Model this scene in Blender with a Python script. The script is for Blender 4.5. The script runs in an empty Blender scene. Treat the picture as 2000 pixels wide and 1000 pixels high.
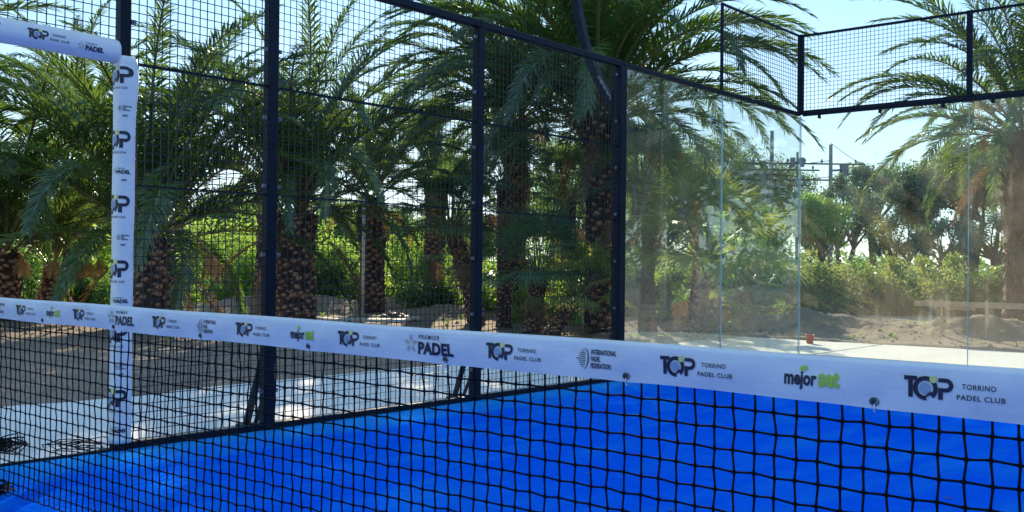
import bpy, math, random
import numpy as np
from mathutils import Vector, Matrix

random.seed(7); np.random.seed(7)
PI = math.pi
SC = bpy.context.scene
C = SC.collection
R = math.radians

# ------------------------------------------------------------------ camera
CAM = Vector((5.4537, -2.0188, 1.0745))
YAW, PITCH, ROLL, FOC = -0.701244, 0.009562, 0.011096, 1988.0
cp, sp = math.cos(PITCH), math.sin(PITCH)
FW = Vector((math.sin(YAW)*cp, math.cos(YAW)*cp, sp))
RT = Vector((math.cos(YAW), -math.sin(YAW), 0))
UPV = RT.cross(FW)
r2 = RT*math.cos(ROLL) + UPV*math.sin(ROLL)
u2 = -RT*math.sin(ROLL) + UPV*math.cos(ROLL)
cam_data = bpy.data.cameras.new('camera')
cam = bpy.data.objects.new('camera', cam_data)
C.objects.link(cam)
M = Matrix.Identity(4)
for i in range(3):
    M[i][0] = r2[i]; M[i][1] = u2[i]; M[i][2] = -FW[i]; M[i][3] = CAM[i]
cam.matrix_world = M
cam_data.sensor_width = 36.0
cam_data.lens = 36.0*FOC/2000.0
cam_data.clip_start = 0.05
cam_data.clip_end = 2000
SC.camera = cam

# ------------------------------------------------------------------ light
SUN_AZ = R(-42.0)      # measured from +Y towards +X
SUN_EL = R(18.5)
world = bpy.data.worlds.new('World'); SC.world = world
world.use_nodes = True
wn = world.node_tree.nodes; wl = world.node_tree.links
bg = wn['Background']
sky = wn.new('ShaderNodeTexSky')
sky.sky_type = 'NISHITA'; sky.sun_disc = False
sky.sun_elevation = SUN_EL; sky.sun_rotation = SUN_AZ
sky.altitude = 0; sky.air_density = 1.0; sky.dust_density = 0.15; sky.ozone_density = 1.4
gm = wn.new('ShaderNodeGamma'); gm.inputs[1].default_value = 0.30
hs = wn.new('ShaderNodeHueSaturation'); hs.inputs['Saturation'].default_value = 1.1; hs.inputs['Value'].default_value = 3.0
tn = wn.new('ShaderNodeMix'); tn.data_type = 'RGBA'; tn.blend_type = 'MULTIPLY'; tn.inputs[0].default_value = 1
tcw = wn.new('ShaderNodeTexCoord'); sxw = wn.new('ShaderNodeSeparateXYZ'); wl.new(tcw.outputs['Generated'], sxw.inputs[0])
rw = wn.new('ShaderNodeValToRGB'); wl.new(sxw.outputs[2], rw.inputs[0])          # pale at the horizon, bluer above it
rw.color_ramp.elements[0].position = 0.0; rw.color_ramp.elements[0].color = (0.74, 0.86, 0.92, 1)
rw.color_ramp.elements[1].position = 0.26; rw.color_ramp.elements[1].color = (0.44, 0.70, 1.0, 1)
ez = rw.color_ramp.elements.new(1.0); ez.color = (0.58, 0.80, 1.0, 1)  # zenith, out of view, lightened to brighten the shaded ground
wl.new(rw.outputs[0], tn.inputs[7])
wl.new(sky.outputs[0], gm.inputs[0]); wl.new(gm.outputs[0], hs.inputs['Color']); wl.new(hs.outputs[0], tn.inputs[6])
wl.new(tn.outputs[2], bg.inputs[0])
bg.inputs[1].default_value = 0.15
sd = bpy.data.lights.new('sun', 'SUN'); sd.energy = 5.0; sd.angle = R(0.55); sd.color = (1.0, 0.84, 0.60)
sun = bpy.data.objects.new('sun', sd); C.objects.link(sun)
sdir = Vector((math.sin(SUN_AZ)*math.cos(SUN_EL), math.cos(SUN_AZ)*math.cos(SUN_EL), math.sin(SUN_EL)))
sun.rotation_euler = sdir.to_track_quat('Z', 'Y').to_euler()
sun.location = (0, 0, 30)
SC.view_settings.view_transform = 'Standard'
SC.view_settings.look = 'None'
SC.view_settings.gamma = 1
SC.view_settings.exposure = 0.92
SC.view_settings.use_curve_mapping = False
SC.cycles.max_bounces = 10
SC.cycles.transparent_max_bounces = 24
SC.cycles.use_denoising = True


def spot(u, d):
    """ground point on a bearing u (0..2000 across the view) at distance d"""
    q = CAM + Vector((FW.x, FW.y, 0)).normalized()*d + RT*((u-1000)/FOC*d)
    return q.x, q.y


# ------------------------------------------------------------------ materials
def mat(name):
    m = bpy.data.materials.new(name); m.use_nodes = True
    nt = m.node_tree; nt.nodes.clear()
    out = nt.nodes.new('ShaderNodeOutputMaterial')
    return m, nt, out


def N(nt, kind, **kw):
    n = nt.nodes.new(kind)
    for k, v in kw.items():
        if k.startswith('i_'):
            n.inputs[k[2:].replace('_', ' ')].default_value = v
        else:
            setattr(n, k, v)
    return n


def L(nt, a, b): nt.links.new(a, b)


def ramp(nt, src, stops):
    r = nt.nodes.new('ShaderNodeValToRGB')
    e = r.color_ramp.elements
    while len(e) < len(stops): e.new(0.5)
    for i, (p, c) in enumerate(stops):
        e[i].position = p
        e[i].color = (*c, 1) if len(c) == 3 else c
    L(nt, src, r.inputs[0])
    return r


def coords(nt, scale=(1, 1, 1), kind='Object'):
    tc = nt.nodes.new('ShaderNodeTexCoord')
    mp = nt.nodes.new('ShaderNodeMapping'); mp.inputs['Scale'].default_value = scale
    L(nt, tc.outputs[kind], mp.inputs[0])
    return mp.outputs[0]


def world_pos(nt, scale=(1, 1, 1)):
    g = nt.nodes.new('ShaderNodeNewGeometry')
    mp = nt.nodes.new('ShaderNodeMapping'); mp.inputs['Scale'].default_value = scale
    L(nt, g.outputs['Position'], mp.inputs[0])
    return mp.outputs[0]


def noise(nt, vec, scale, detail=4, rough=0.55):
    n = nt.nodes.new('ShaderNodeTexNoise')
    n.inputs['Scale'].default_value = scale; n.inputs['Detail'].default_value = detail
    n.inputs['Roughness'].default_value = rough
    L(nt, vec, n.inputs['Vector'])
    return n.outputs['Fac']


def mixc(nt, fac, a, b, mode='MIX'):
    m = nt.nodes.new('ShaderNodeMix'); m.data_type = 'RGBA'; m.blend_type = mode
    for s, v in ((0, fac), (6, a), (7, b)):
        if hasattr(v, 'is_output'): L(nt, v, m.inputs[s])
        else: m.inputs[s].default_value = (*v, 1) if isinstance(v, tuple) and len(v) == 3 else v
    return m.outputs[2]


def math_(nt, op, a, b=None):
    m = nt.nodes.new('ShaderNodeMath'); m.operation = op
    for i, v in enumerate((a, b)):
        if v is None: continue
        if hasattr(v, 'is_output'): L(nt, v, m.inputs[i])
        else: m.inputs[i].default_value = v
    return m.outputs[0]


def bump(nt, h, strength, dist=0.01):
    b = nt.nodes.new('ShaderNodeBump'); b.inputs['Strength'].default_value = strength
    b.inputs['Distance'].default_value = dist
    L(nt, h, b.inputs['Height'])
    return b.outputs[0]


def simple(name, col, rough=0.5, metal=0.0, var=0.15, nscale=20, bumps=0.0, spec=0.5):
    m, nt, out = mat(name)
    p = N(nt, 'ShaderNodeBsdfPrincipled')
    v = coords(nt)
    n = noise(nt, v, nscale)
    c0 = tuple(x*(1-var) for x in col); c1 = tuple(min(1, x*(1+var)) for x in col)
    r = ramp(nt, n, [(0.3, c0), (0.7, c1)])
    L(nt, r.outputs[0], p.inputs['Base Color'])
    p.inputs['Roughness'].default_value = rough; p.inputs['Metallic'].default_value = metal
    p.inputs['Specular IOR Level'].default_value = spec
    if bumps: L(nt, bump(nt, n, bumps), p.inputs['Normal'])
    L(nt, p.outputs[0], out.inputs[0])
    return m


def leaf_mat(name, c_dark, c_light, trans, tr_col, gloss=0.06, rough=0.35):
    m, nt, out = mat(name)
    oi = nt.nodes.new('ShaderNodeObjectInfo')
    n = noise(nt, world_pos(nt), 1.6, 3)
    f = math_(nt, 'ADD', math_(nt, 'MULTIPLY', oi.outputs['Random'], 0.5), math_(nt, 'MULTIPLY', n, 0.6))
    r = ramp(nt, f, [(0.2, c_dark), (0.85, c_light)])
    d = N(nt, 'ShaderNodeBsdfDiffuse'); L(nt, r.outputs[0], d.inputs[0])
    t = N(nt, 'ShaderNodeBsdfTranslucent')
    tc = ramp(nt, f, [(0.2, tuple(x*0.75 for x in tr_col)), (0.85, tr_col)])
    L(nt, tc.outputs[0], t.inputs[0])
    mx = N(nt, 'ShaderNodeMixShader'); mx.inputs[0].default_value = trans
    L(nt, d.outputs[0], mx.inputs[1]); L(nt, t.outputs[0], mx.inputs[2])
    g = N(nt, 'ShaderNodeBsdfGlossy'); g.inputs['Roughness'].default_value = rough
    g.inputs[0].default_value = (0.9, 0.95, 1, 1)
    m2 = N(nt, 'ShaderNodeMixShader'); m2.inputs[0].default_value = gloss
    L(nt, mx.outputs[0], m2.inputs[1]); L(nt, g.outputs[0], m2.inputs[2])
    L(nt, m2.outputs[0], out.inputs[0])
    return m


MT = {}
MT['steel'] = simple('dark_powder_coat', (0.004, 0.009, 0.019), 0.5, 0.0, 0.3, 8, spec=0.15)
MT['wire'] = simple('coated_wire', (0.008, 0.012, 0.018), 0.4, 0.0, 0.3, 8, spec=0.4)
MT['galv'] = simple('galvanised', (0.16, 0.17, 0.19), 0.45, 0.8, 0.25, 14)
MT['cord'] = simple('black_cord', (0.004, 0.005, 0.008), 0.8, 0, 0.3, 60, spec=0.15)
MT['ink'] = simple('navy_ink', (0.012, 0.013, 0.035), 0.5, 0, 0.1)
MT['inkgrey'] = simple('grey_blue_ink', (0.30, 0.40, 0.52), 0.5, 0, 0.1)
MT['inkgreen'] = simple('lime_ink', (0.42, 0.58, 0.06), 0.5, 0, 0.1)
MT['inkyellow'] = simple('yellow_ink', (0.72, 0.70, 0.22), 0.5, 0, 0.1)
MT['inkgold'] = simple('gold_ink', (0.46, 0.42, 0.36), 0.5, 0, 0.1)
MT['rubber'] = simple('green_black_metal', (0.018, 0.035, 0.035), 0.5, 0, 0.2)
MT['wood'] = simple('raw_plank', (0.50, 0.33, 0.20), 0.8, 0, 0.25, 12, 0.2)
MT['polewood'] = simple('concrete_pole', (0.22, 0.22, 0.21), 0.9, 0, 0.2, 4)
MT['bark'] = simple('tree_bark', (0.10, 0.075, 0.055), 0.9, 0, 0.4, 6, 0.6)
MT['pipe'] = simple('white_pipe', (0.78, 0.78, 0.76), 0.5, 0, 0.06)
MT['red'] = simple('red_plastic', (0.55, 0.07, 0.035), 0.45, 0, 0.15)
MT['orange'] = simple('faded_orange_paint', (0.55, 0.17, 0.09), 0.7, 0, 0.3, 14)
MT['tarp'] = simple('green_tarpaulin', (0.05, 0.08, 0.07), 0.6, 0, 0.4, 9, 0.4)
MT['sack'] = simple('pale_sack', (0.6, 0.6, 0.58), 0.8, 0, 0.2, 9, 0.4)
MT['fruit'] = simple('date_fruit', (0.50, 0.17, 0.04), 0.5, 0, 0.35, 9)
MT['stalk'] = simple('fruit_stalk', (0.50, 0.26, 0.06), 0.6, 0, 0.3, 9)
MT['line'] = simple('white_turf_line', (0.75, 0.76, 0.78), 0.9, 0, 0.1, 60)
MT['date'] = leaf_mat('date_leaf', (0.018, 0.054, 0.024), (0.052, 0.112, 0.028), 0.38, (0.20, 0.33, 0.045), 0.05, 0.32)
MT['date_yellow'] = leaf_mat('date_leaf_yellow', (0.11, 0.10, 0.025), (0.20, 0.16, 0.04), 0.45, (0.42, 0.34, 0.06), 0.06)
MT['dead'] = leaf_mat('dead_leaf', (0.13, 0.085, 0.045), (0.26, 0.17, 0.08), 0.3, (0.35, 0.2, 0.08), 0.03)
MT['fan'] = leaf_mat('fan_leaf', (0.045, 0.12, 0.07), (0.10, 0.20, 0.10), 0.34, (0.24, 0.44, 0.10), 0.06, 0.35)
MT['fan_light'] = leaf_mat('fan_leaf_light', (0.10, 0.16, 0.045), (0.19, 0.27, 0.08), 0.5, (0.58, 0.66, 0.14), 0.08, 0.35)
MT['shrub'] = leaf_mat('bright_shrub_leaf', (0.05, 0.11, 0.02), (0.13, 0.22, 0.035), 0.55, (0.46, 0.70, 0.10), 0.04)
MT['shrub_dark'] = leaf_mat('dark_shrub_leaf', (0.03, 0.075, 0.025), (0.07, 0.14, 0.04), 0.42, (0.26, 0.45, 0.08), 0.04)
MT['euc'] = leaf_mat('grey_green_leaf', (0.055, 0.09, 0.05), (0.12, 0.17, 0.085), 0.4, (0.30, 0.42, 0.15), 0.06)
MT['scrub'] = leaf_mat('hedge_leaf', (0.06, 0.10, 0.035), (0.13, 0.18, 0.055), 0.5, (0.45, 0.52, 0.12), 0.04)


def m_turf():
    m, nt, out = mat('blue_turf')
    p = N(nt, 'ShaderNodeBsdfPrincipled')
    v = world_pos(nt)
    fine = noise(nt, v, 260, 2, 0.7)
    mid = noise(nt, v, 14, 4, 0.6)
    big = noise(nt, v, 1.1, 5, 0.6)
    base = ramp(nt, fine, [(0.25, (0.001, 0.072, 0.62)), (0.75, (0.003, 0.135, 0.93))])
    lay = noise(nt, world_pos(nt, (3.0, 40, 1)), 1.0, 4, 0.6)      # pile direction, faint brush lines
    c1 = mixc(nt, math_(nt, 'MULTIPLY', mid, 0.45), base.outputs[0], (0.001, 0.060, 0.50))
    lr = ramp(nt, lay, [(0.35, (0, 0, 0)), (0.75, (0.4, 0.4, 0.4))])
    c1 = mixc(nt, lr.outputs[0], c1, (0.004, 0.19, 0.95))
    # fine silica sand left in drifts, most of it along the fence
    sx = nt.nodes.new('ShaderNodeSeparateXYZ'); g = nt.nodes.new('ShaderNodeNewGeometry')
    L(nt, g.outputs['Position'], sx.inputs[0])
    edge = nt.nodes.new('ShaderNodeMapRange'); L(nt, sx.outputs[0], edge.inputs[0])
    edge.inputs[1].default_value = 0.08; edge.inputs[2].default_value = 0.62
    edge.inputs[3].default_value = 0.36; edge.inputs[4].default_value = 0.0
    streak = noise(nt, world_pos(nt, (4.2, 1.1, 1)), 1.0, 5, 0.65)
    f = math_(nt, 'ADD', edge.outputs[0], math_(nt, 'MULTIPLY', streak, 0.62))
    f = math_(nt, 'ADD', f, math_(nt, 'MULTIPLY', big, 0.24))
    fr = ramp(nt, f, [(0.40, (0, 0, 0)), (0.78, (1, 1, 1))])
    sandy = math_(nt, 'MULTIPLY', fr.outputs[0], math_(nt, 'ADD', math_(nt, 'MULTIPLY', fine, 0.5), 0.35))
    c2 = mixc(nt, sandy, c1, (0.03, 0.36, 0.68))
    L(nt, c2, p.inputs['Base Color'])
    p.inputs['Roughness'].default_value = 0.85
    p.inputs['Specular IOR Level'].default_value = 0.0
    L(nt, bump(nt, fine, 0.7, 0.006), p.inputs['Normal'])
    L(nt, p.outputs[0], out.inputs[0])
    return m


def m_concrete():
    m, nt, out = mat('pale_concrete')
    p = N(nt, 'ShaderNodeBsdfPrincipled')
    v = world_pos(nt)
    a = noise(nt, v, 1.3, 6, 0.6); b = noise(nt, v, 30, 4, 0.7)
    r = ramp(nt, a, [(0.3, (0.66, 0.64, 0.63)), (0.7, (0.80, 0.785, 0.76))])
    c = mixc(nt, math_(nt, 'MULTIPLY', b, 0.35), r.outputs[0], (0.48, 0.45, 0.42))
    L(nt, c, p.inputs['Base Color']); p.inputs['Roughness'].default_value = 0.85
    L(nt, bump(nt, b, 0.3, 0.01), p.inputs['Normal'])
    L(nt, p.outputs[0], out.inputs[0])
    return m


def m_dirt():
    m, nt, out = mat('dug_soil')
    p = N(nt, 'ShaderNodeBsdfPrincipled')
    v = world_pos(nt)
    a = noise(nt, v, 0.5, 6, 0.6); b = noise(nt, v, 9, 6, 0.7); c = noise(nt, v, 60, 3, 0.7)
    r = ramp(nt, a, [(0.3, (0.26, 0.185, 0.135)), (0.7, (0.42, 0.315, 0.235))])
    c1 = mixc(nt, math_(nt, 'MULTIPLY', b, 0.7), r.outputs[0], (0.085, 0.062, 0.052))
    c2 = mixc(nt, math_(nt, 'MULTIPLY', c, 0.3), c1, (0.36, 0.30, 0.24))
    L(nt, c2, p.inputs['Base Color']); p.inputs['Roughness'].default_value = 0.95
    h = math_(nt, 'ADD', b, math_(nt, 'MULTIPLY', c, 0.3))
    L(nt, bump(nt, h, 0.9, 0.05), p.inputs['Normal'])
    L(nt, p.outputs[0], out.inputs[0])
    return m


def m_vinyl():
    m, nt, out = mat('white_vinyl')
    p = N(nt, 'ShaderNodeBsdfPrincipled')
    v = world_pos(nt)
    a = noise(nt, v, 5, 3, 0.5); b = noise(nt, v, 45, 3, 0.6)
    r = ramp(nt, a, [(0.3, (0.69, 0.70, 0.70)), (0.7, (0.76, 0.765, 0.77))])
    d = ramp(nt, b, [(0.60, (0, 0, 0)), (0.80, (0.25, 0.25, 0.25))])
    c = mixc(nt, d.outputs[0], r.outputs[0], (0.45, 0.43, 0.42))
    L(nt, c, p.inputs['Base Color']); p.inputs['Roughness'].default_value = 0.42
    L(nt, bump(nt, math_(nt, 'ADD', a, math_(nt, 'MULTIPLY', noise(nt, world_pos(nt, (6, 6, 22)), 1.6, 4), 0.5)), 0.13, 0.03), p.inputs['Normal'])
    L(nt, p.outputs[0], out.inputs[0])
    return m


def m_glass():
    m, nt, out = mat('dusty_glass')
    g = nt.nodes.new('ShaderNodeNewGeometry')
    # streaks that run down the pane, blotches of dried cement water, and even dust
    st = noise(nt, world_pos(nt, (9, 9, 0.9)), 1.0, 5, 0.6)
    fi = noise(nt, world_pos(nt, (90, 90, 3)), 1.0, 2, 0.6)
    bl = noise(nt, world_pos(nt, (2.2, 2.2, 1.3)), 1.0, 5, 0.65)
    s1 = ramp(nt, st, [(0.52, (0, 0, 0)), (0.80, (1, 1, 1))])
    b1 = ramp(nt, bl, [(0.50, (0, 0, 0)), (0.75, (1, 1, 1))])
    dirt = math_(nt, 'MULTIPLY', s1.outputs[0], b1.outputs[0])
    dirt = math_(nt, 'MULTIPLY', dirt, 0.45)
    dirt = math_(nt, 'ADD', dirt, math_(nt, 'MULTIPLY', b1.outputs[0], 0.065))
    dirt = math_(nt, 'ADD', dirt, math_(nt, 'MULTIPLY', fi, 0.025))
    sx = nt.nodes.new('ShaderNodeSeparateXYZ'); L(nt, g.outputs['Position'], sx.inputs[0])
    low = nt.nodes.new('ShaderNodeMapRange'); L(nt, sx.outputs[2], low.inputs[0])      # warm sunlit veil painted in as extra dust low on the panes
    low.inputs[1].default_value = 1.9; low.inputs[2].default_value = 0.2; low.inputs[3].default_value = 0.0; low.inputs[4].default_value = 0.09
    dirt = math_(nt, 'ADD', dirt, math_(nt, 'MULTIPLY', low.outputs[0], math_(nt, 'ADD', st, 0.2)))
    dirt = math_(nt, 'ADD', dirt, 0.012)
    tr = N(nt, 'ShaderNodeBsdfTransparent'); tr.inputs[0].default_value = (0.93, 0.972, 0.955, 1)
    gl = N(nt, 'ShaderNodeBsdfGlossy'); gl.inputs['Roughness'].default_value = 0.004
    gl.inputs[0].default_value = (1, 1, 1, 1)
    fr = N(nt, 'ShaderNodeFresnel'); fr.inputs[0].default_value = 1.45
    ff = math_(nt, 'MULTIPLY', fr.outputs[0], 0.34)
    m1 = N(nt, 'ShaderNodeMixShader'); L(nt, ff, m1.inputs[0])
    L(nt, tr.outputs[0], m1.inputs[1]); L(nt, gl.outputs[0], m1.inputs[2])
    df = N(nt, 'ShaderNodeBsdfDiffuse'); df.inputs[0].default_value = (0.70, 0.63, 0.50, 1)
    tl = N(nt, 'ShaderNodeBsdfTranslucent'); tl.inputs[0].default_value = (0.75, 0.66, 0.48, 1)  # warm tint puts the sunlit veil into the dust colour
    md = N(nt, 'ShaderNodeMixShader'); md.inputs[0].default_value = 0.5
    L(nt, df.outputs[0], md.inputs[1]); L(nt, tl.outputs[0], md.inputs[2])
    m2 = N(nt, 'ShaderNodeMixShader'); L(nt, dirt, m2.inputs[0])
    L(nt, m1.outputs[0], m2.inputs[1]); L(nt, md.outputs[0], m2.inputs[2])
    L(nt, m2.outputs[0], out.inputs[0])
    return m


def m_palm_trunk():
    m, nt, out = mat('palm_trunk')
    p = N(nt, 'ShaderNodeBsdfPrincipled')
    v = world_pos(nt)
    a = noise(nt, v, 7, 5, 0.6); b = noise(nt, world_pos(nt, (60, 60, 9)), 1, 4, 0.7)
    oi = nt.nodes.new('ShaderNodeObjectInfo')
    f = math_(nt, 'ADD', math_(nt, 'MULTIPLY', a, 0.7), math_(nt, 'MULTIPLY', oi.outputs['Random'], 0.35))
    r = ramp(nt, f, [(0.25, (0.11, 0.058, 0.038)), (0.75, (0.34, 0.18, 0.11))])
    c = mixc(nt, math_(nt, 'MULTIPLY', b, 0.5), r.outputs[0], (0.085, 0.055, 0.045))
    L(nt, c, p.inputs['Base Color']); p.inputs['Roughness'].default_value = 0.9
    L(nt, bump(nt, b, 0.8, 0.02), p.inputs['Normal'])
    L(nt, p.outputs[0], out.inputs[0])
    return m


MT['core'] = simple('trunk_core', (0.045, 0.03, 0.024), 0.95, 0, 0.3, 8)
MT['cut'] = simple('cut_leaf_base', (0.48, 0.25, 0.135), 0.9, 0, 0.45, 9, 0.5)
MT['tan'] = simple('tan_fruit_stalk', (0.46, 0.30, 0.12), 0.7, 0, 0.3, 9)
MT['turf'] = m_turf(); MT['concrete'] = m_concrete(); MT['dirt'] = m_dirt()
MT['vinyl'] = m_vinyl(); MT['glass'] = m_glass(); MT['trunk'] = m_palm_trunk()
MT['glassedge'] = simple('glass_edge', (0.50, 0.62, 0.60), 0.2, 0, 0.1)


# ------------------------------------------------------------------ mesh tools
class MB:
    def __init__(s): s.v = []; s.f = []; s.mi = []; s.m = 0

    def add(s, vs, fs):
        o = len(s.v); s.v.extend(vs)
        s.f.extend([tuple(i+o for i in f) for f in fs]); s.mi.extend([s.m]*len(fs))

    def box(s, x0, y0, z0, x1, y1, z1):
        s.add([(x0, y0, z0), (x1, y0, z0), (x1, y1, z0), (x0, y1, z0), (x0, y0, z1), (x1, y0, z1), (x1, y1, z1), (x0, y1, z1)],
              [(0, 3, 2, 1), (4, 5, 6, 7), (0, 1, 5, 4), (1, 2, 6, 5), (2, 3, 7, 6), (3, 0, 4, 7)])

    def tube(s, pts, rad, n=6, cap=True, sq=None):
        """tube through points; rad a number or a list; sq=(w,h) gives a rectangular bar"""
        pts = [Vector(p) for p in pts]
        k = len(pts)
        rad = [rad]*k if not isinstance(rad, (list, tuple)) else list(rad)
        ref = Vector((0, 0, 1))
        d0 = (pts[1]-pts[0]).normalized()
        if abs(d0.z) > 0.9: ref = Vector((0, 1, 0))
        vs = []
        for i, p in enumerate(pts):
            a = pts[max(0, i-1)]; b = pts[min(k-1, i+1)]
            t = (b-a).normalized()
            x = t.cross(ref)
            if x.length < 1e-4: x = t.cross(Vector((1, 0, 0)))
            x.normalize(); y = x.cross(t)
            if sq:
                w, h = sq[0]/2*rad[i], sq[1]/2*rad[i]
                for sx_, sy_ in ((-1, -1), (1, -1), (1, 1), (-1, 1)):
                    vs.append(tuple(p+x*(w*sx_)+y*(h*sy_)))
            else:
                for j in range(n):
                    q = 2*PI*j/n
                    vs.append(tuple(p+x*(rad[i]*math.cos(q))+y*(rad[i]*math.sin(q))))
        nn = 4 if sq else n
        fs = []
        for i in range(k-1):
            for j in range(nn):
                j2 = (j+1) % nn
                fs.append((i*nn+j, i*nn+j2, (i+1)*nn+j2, (i+1)*nn+j))
        if cap:
            fs.append(tuple(range(nn-1, -1, -1))); fs.append(tuple((k-1)*nn+j for j in range(nn)))
        s.add(vs, fs)

    def mesh(s, name, mats, smooth=False):
        me = bpy.data.meshes.new(name)
        me.from_pydata(s.v, [], s.f)
        for m in (mats if isinstance(mats, (list, tuple)) else [mats]): me.materials.append(m)
        if max(s.mi, default=0) > 0: me.polygons.foreach_set('material_index', s.mi)
        if smooth: me.polygons.foreach_set('use_smooth', [True]*len(me.polygons))
        me.update()
        return me


def bevel(me, w=0.004, seg=1):
    import bmesh
    bm = bmesh.new(); bm.from_mesh(me)
    bmesh.ops.bevel(bm, geom=list(bm.edges), offset=w, segments=seg, affect='EDGES', clamp_overlap=True)
    bm.to_mesh(me); bm.free()
    return me


def obj(name, me, parent=None, kind=None, label=None, cat=None, group=None, loc=None):
    o = bpy.data.objects.new(name, me); C.objects.link(o)
    if parent is not None: o.parent = parent
    if kind: o['kind'] = kind
    if label: o['label'] = label
    if cat: o['category'] = cat
    if group: o['group'] = group
    if loc is not None: o.location = loc
    return o


def thing(name, label, cat, loc=(0, 0, 0), group=None, rz=0):
    o = obj(name, None, None, None, label, cat, group, loc)
    o.rotation_euler = (0, 0, rz)
    o.empty_display_size = 0.2
    return o


def quads_mesh(name, V, m, per=4):
    """V: (n, per, 3) numpy array, one polygon each"""
    n = V.shape[0]
    me = bpy.data.meshes.new(name)
    me.vertices.add(n*per); me.vertices.foreach_set('co', V.reshape(-1).astype(np.float32))
    me.loops.add(n*per); me.loops.foreach_set('vertex_index', np.arange(n*per, dtype=np.int32))
    me.polygons.add(n); me.polygons.foreach_set('loop_start', np.arange(0, n*per, per, dtype=np.int32))
    try: me.polygons.foreach_set('loop_total', np.full(n, per, dtype=np.int32))
    except Exception: pass
    me.materials.append(m)
    me.update(calc_edges=True)
    return me


# ------------------------------------------------------------------ the ground
def hash_noise(x, y, seed=0):
    r = np.random.RandomState(seed); out = np.zeros_like(x)
    for k in range(7):
        f = 0.35*1.7**k; a = 1.0/1.55**k
        th = r.uniform(0, 2*PI); ph = r.uniform(0, 2*PI); th2 = r.uniform(0, 2*PI)
        out += a*np.sin(f*(x*math.cos(th)+y*math.sin(th))*2+ph)*np.cos(f*(x*math.cos(th2)+y*math.sin(th2))*2.3+ph*2)
    return out


MOUNDS = []
for (u, d, r, h) in [(1450, 18.3, 0.6, 0.14), (1530, 17.9, 0.8, 0.22), (1620, 17.8, 0.8, 0.19), (1700, 17.6, 0.6, 0.12), (1840, 16.4, 0.8, 0.20), (1930, 16.2, 0.8, 0.20), (2060, 16.2, 1.0, 0.22),
                     (455, 22.5, 1.0, 0.16), (520, 23.0, 1.2, 0.12), (650, 23.0, 1.3, 0.22), (815, 25.0, 1.3, 0.34), (900, 22.5, 1.2, 0.22), (560, 24, 1.6, 0.2),
                     (1300, 18.5, 1.0, 0.12), (-120, 22, 2.0, 0.4)]:
    x, y = spot(u, d); MOUNDS.append((x, y, r, h))


def ground_z(x, y):
    x = np.asarray(x, float); y = np.asarray(y, float)
    z = -0.012 + 0.018*hash_noise(x, y, 3) + 0.007*hash_noise(x*5, y*5, 5)
    rough = 0.022*hash_noise(x*4.1, y*4.1, 15)*np.clip(hash_noise(x*.6, y*.6, 16), 0, 1)
    z = z + rough
    for mx, my, r, h in MOUNDS:
        q = np.hypot(x-mx, y-my)/r
        z = z + h*np.exp(-q**2*1.1)*(1+0.16*hash_noise(x*3, y*3, 9)+0.10*hash_noise(x*9, y*9, 19))
    dx = np.maximum(np.maximum(-2.12-x, x-12.2), 0); dy = np.maximum(np.maximum(-12.8-y, y-12.72), 0)
    k = np.clip((np.hypot(dx, dy)-0.06+0.09*hash_noise(x*1.7, y*1.7, 44))/0.14, 0, 1)
    return z*k + (-0.09)*(1-k)


def grid(name, x0, x1, nx_, y0, y1, ny_, zf, m, kind):
    xs = np.linspace(x0, x1, nx_); ys = np.linspace(y0, y1, ny_)
    X, Y = np.meshgrid(xs, ys); Z = zf(X, Y)
    jit = np.random.RandomState(2).normal(0, 1, X.shape)*np.clip(hash_noise(X*.9, Y*.9, 31)+.6, .15, 1.4)*0.013
    Z = Z+np.where((X > -2.6) & (Y < 13.2), 0, jit)
    v = np.stack([X, Y, Z], -1).reshape(-1, 3)
    i = np.arange((ny_-1)*(nx_-1)); r_, c_ = i//(nx_-1), i % (nx_-1)
    a = r_*nx_+c_
    f = np.stack([a, a+1, a+1+nx_, a+nx_], -1)
    me = bpy.data.meshes.new(name); me.from_pydata(v.tolist(), [], f.tolist()); me.materials.append(m)
    me.polygons.foreach_set('use_smooth', [True]*len(me.polygons)); me.update()
    return obj(name, me, None, kind)


grid('ground', -26, 18, 420, -16, 30, 440, ground_z, MT['dirt'], 'structure')
fg = MB()   # the land beyond, a ring that starts under the near sheet
o_ = 1200
for (x0, y0, x1, y1) in ((-o_, -o_, o_, -15.9), (-o_, 29.9, o_, o_), (-o_, -15.9, -25.9, 29.9), (17.9, -15.9, o_, 29.9)):
    fg.add([(x0, y0, -0.16), (x1, y0, -0.16), (x1, y1, -0.16), (x0, y1, -0.16)], [(0, 1, 2, 3)])
obj('terrain', fg.mesh('terrain', MT['dirt']), None, 'structure')

cs = MB()   # concrete apron round the court, in cast bays
edge = lambda t: 0.0
for (x0, y0, x1, y1) in ((-2.35, -13.0, -0.045, 13.0), (0, 10.045, 12.3, 13.0), (10.045, -13, 12.3, 10.045), (-0.045, -13, 10.045, -10.045)):
    cs.box(x0, y0, -0.2, x1, y1, -0.02)
obj('concrete_apron', cs.mesh('apron', MT['concrete']), None, 'structure')
ct = MB(); ct.add([(0.0, -10, 0), (10, -10, 0), (10, 10, 0), (0.0, 10, 0)], [(0, 1, 2, 3)])
court = obj('court_turf', ct.mesh('turf', MT['turf']), None, 'structure')
for (x0, y0, x1, y1) in ((0.02, 6.93, 9.98, 6.98), (0.02, -6.98, 9.98, -6.93), (4.975, -6.93, 5.025, 6.93)):
    b = MB(); b.add([(x0, y0, 0.004), (x1, y0, 0.004), (x1, y1, 0.004), (x0, y1, 0.004)], [(0, 1, 2, 3)])
    obj('court_line', b.mesh('court_line', MT['line']), None, 'structure')

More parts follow.
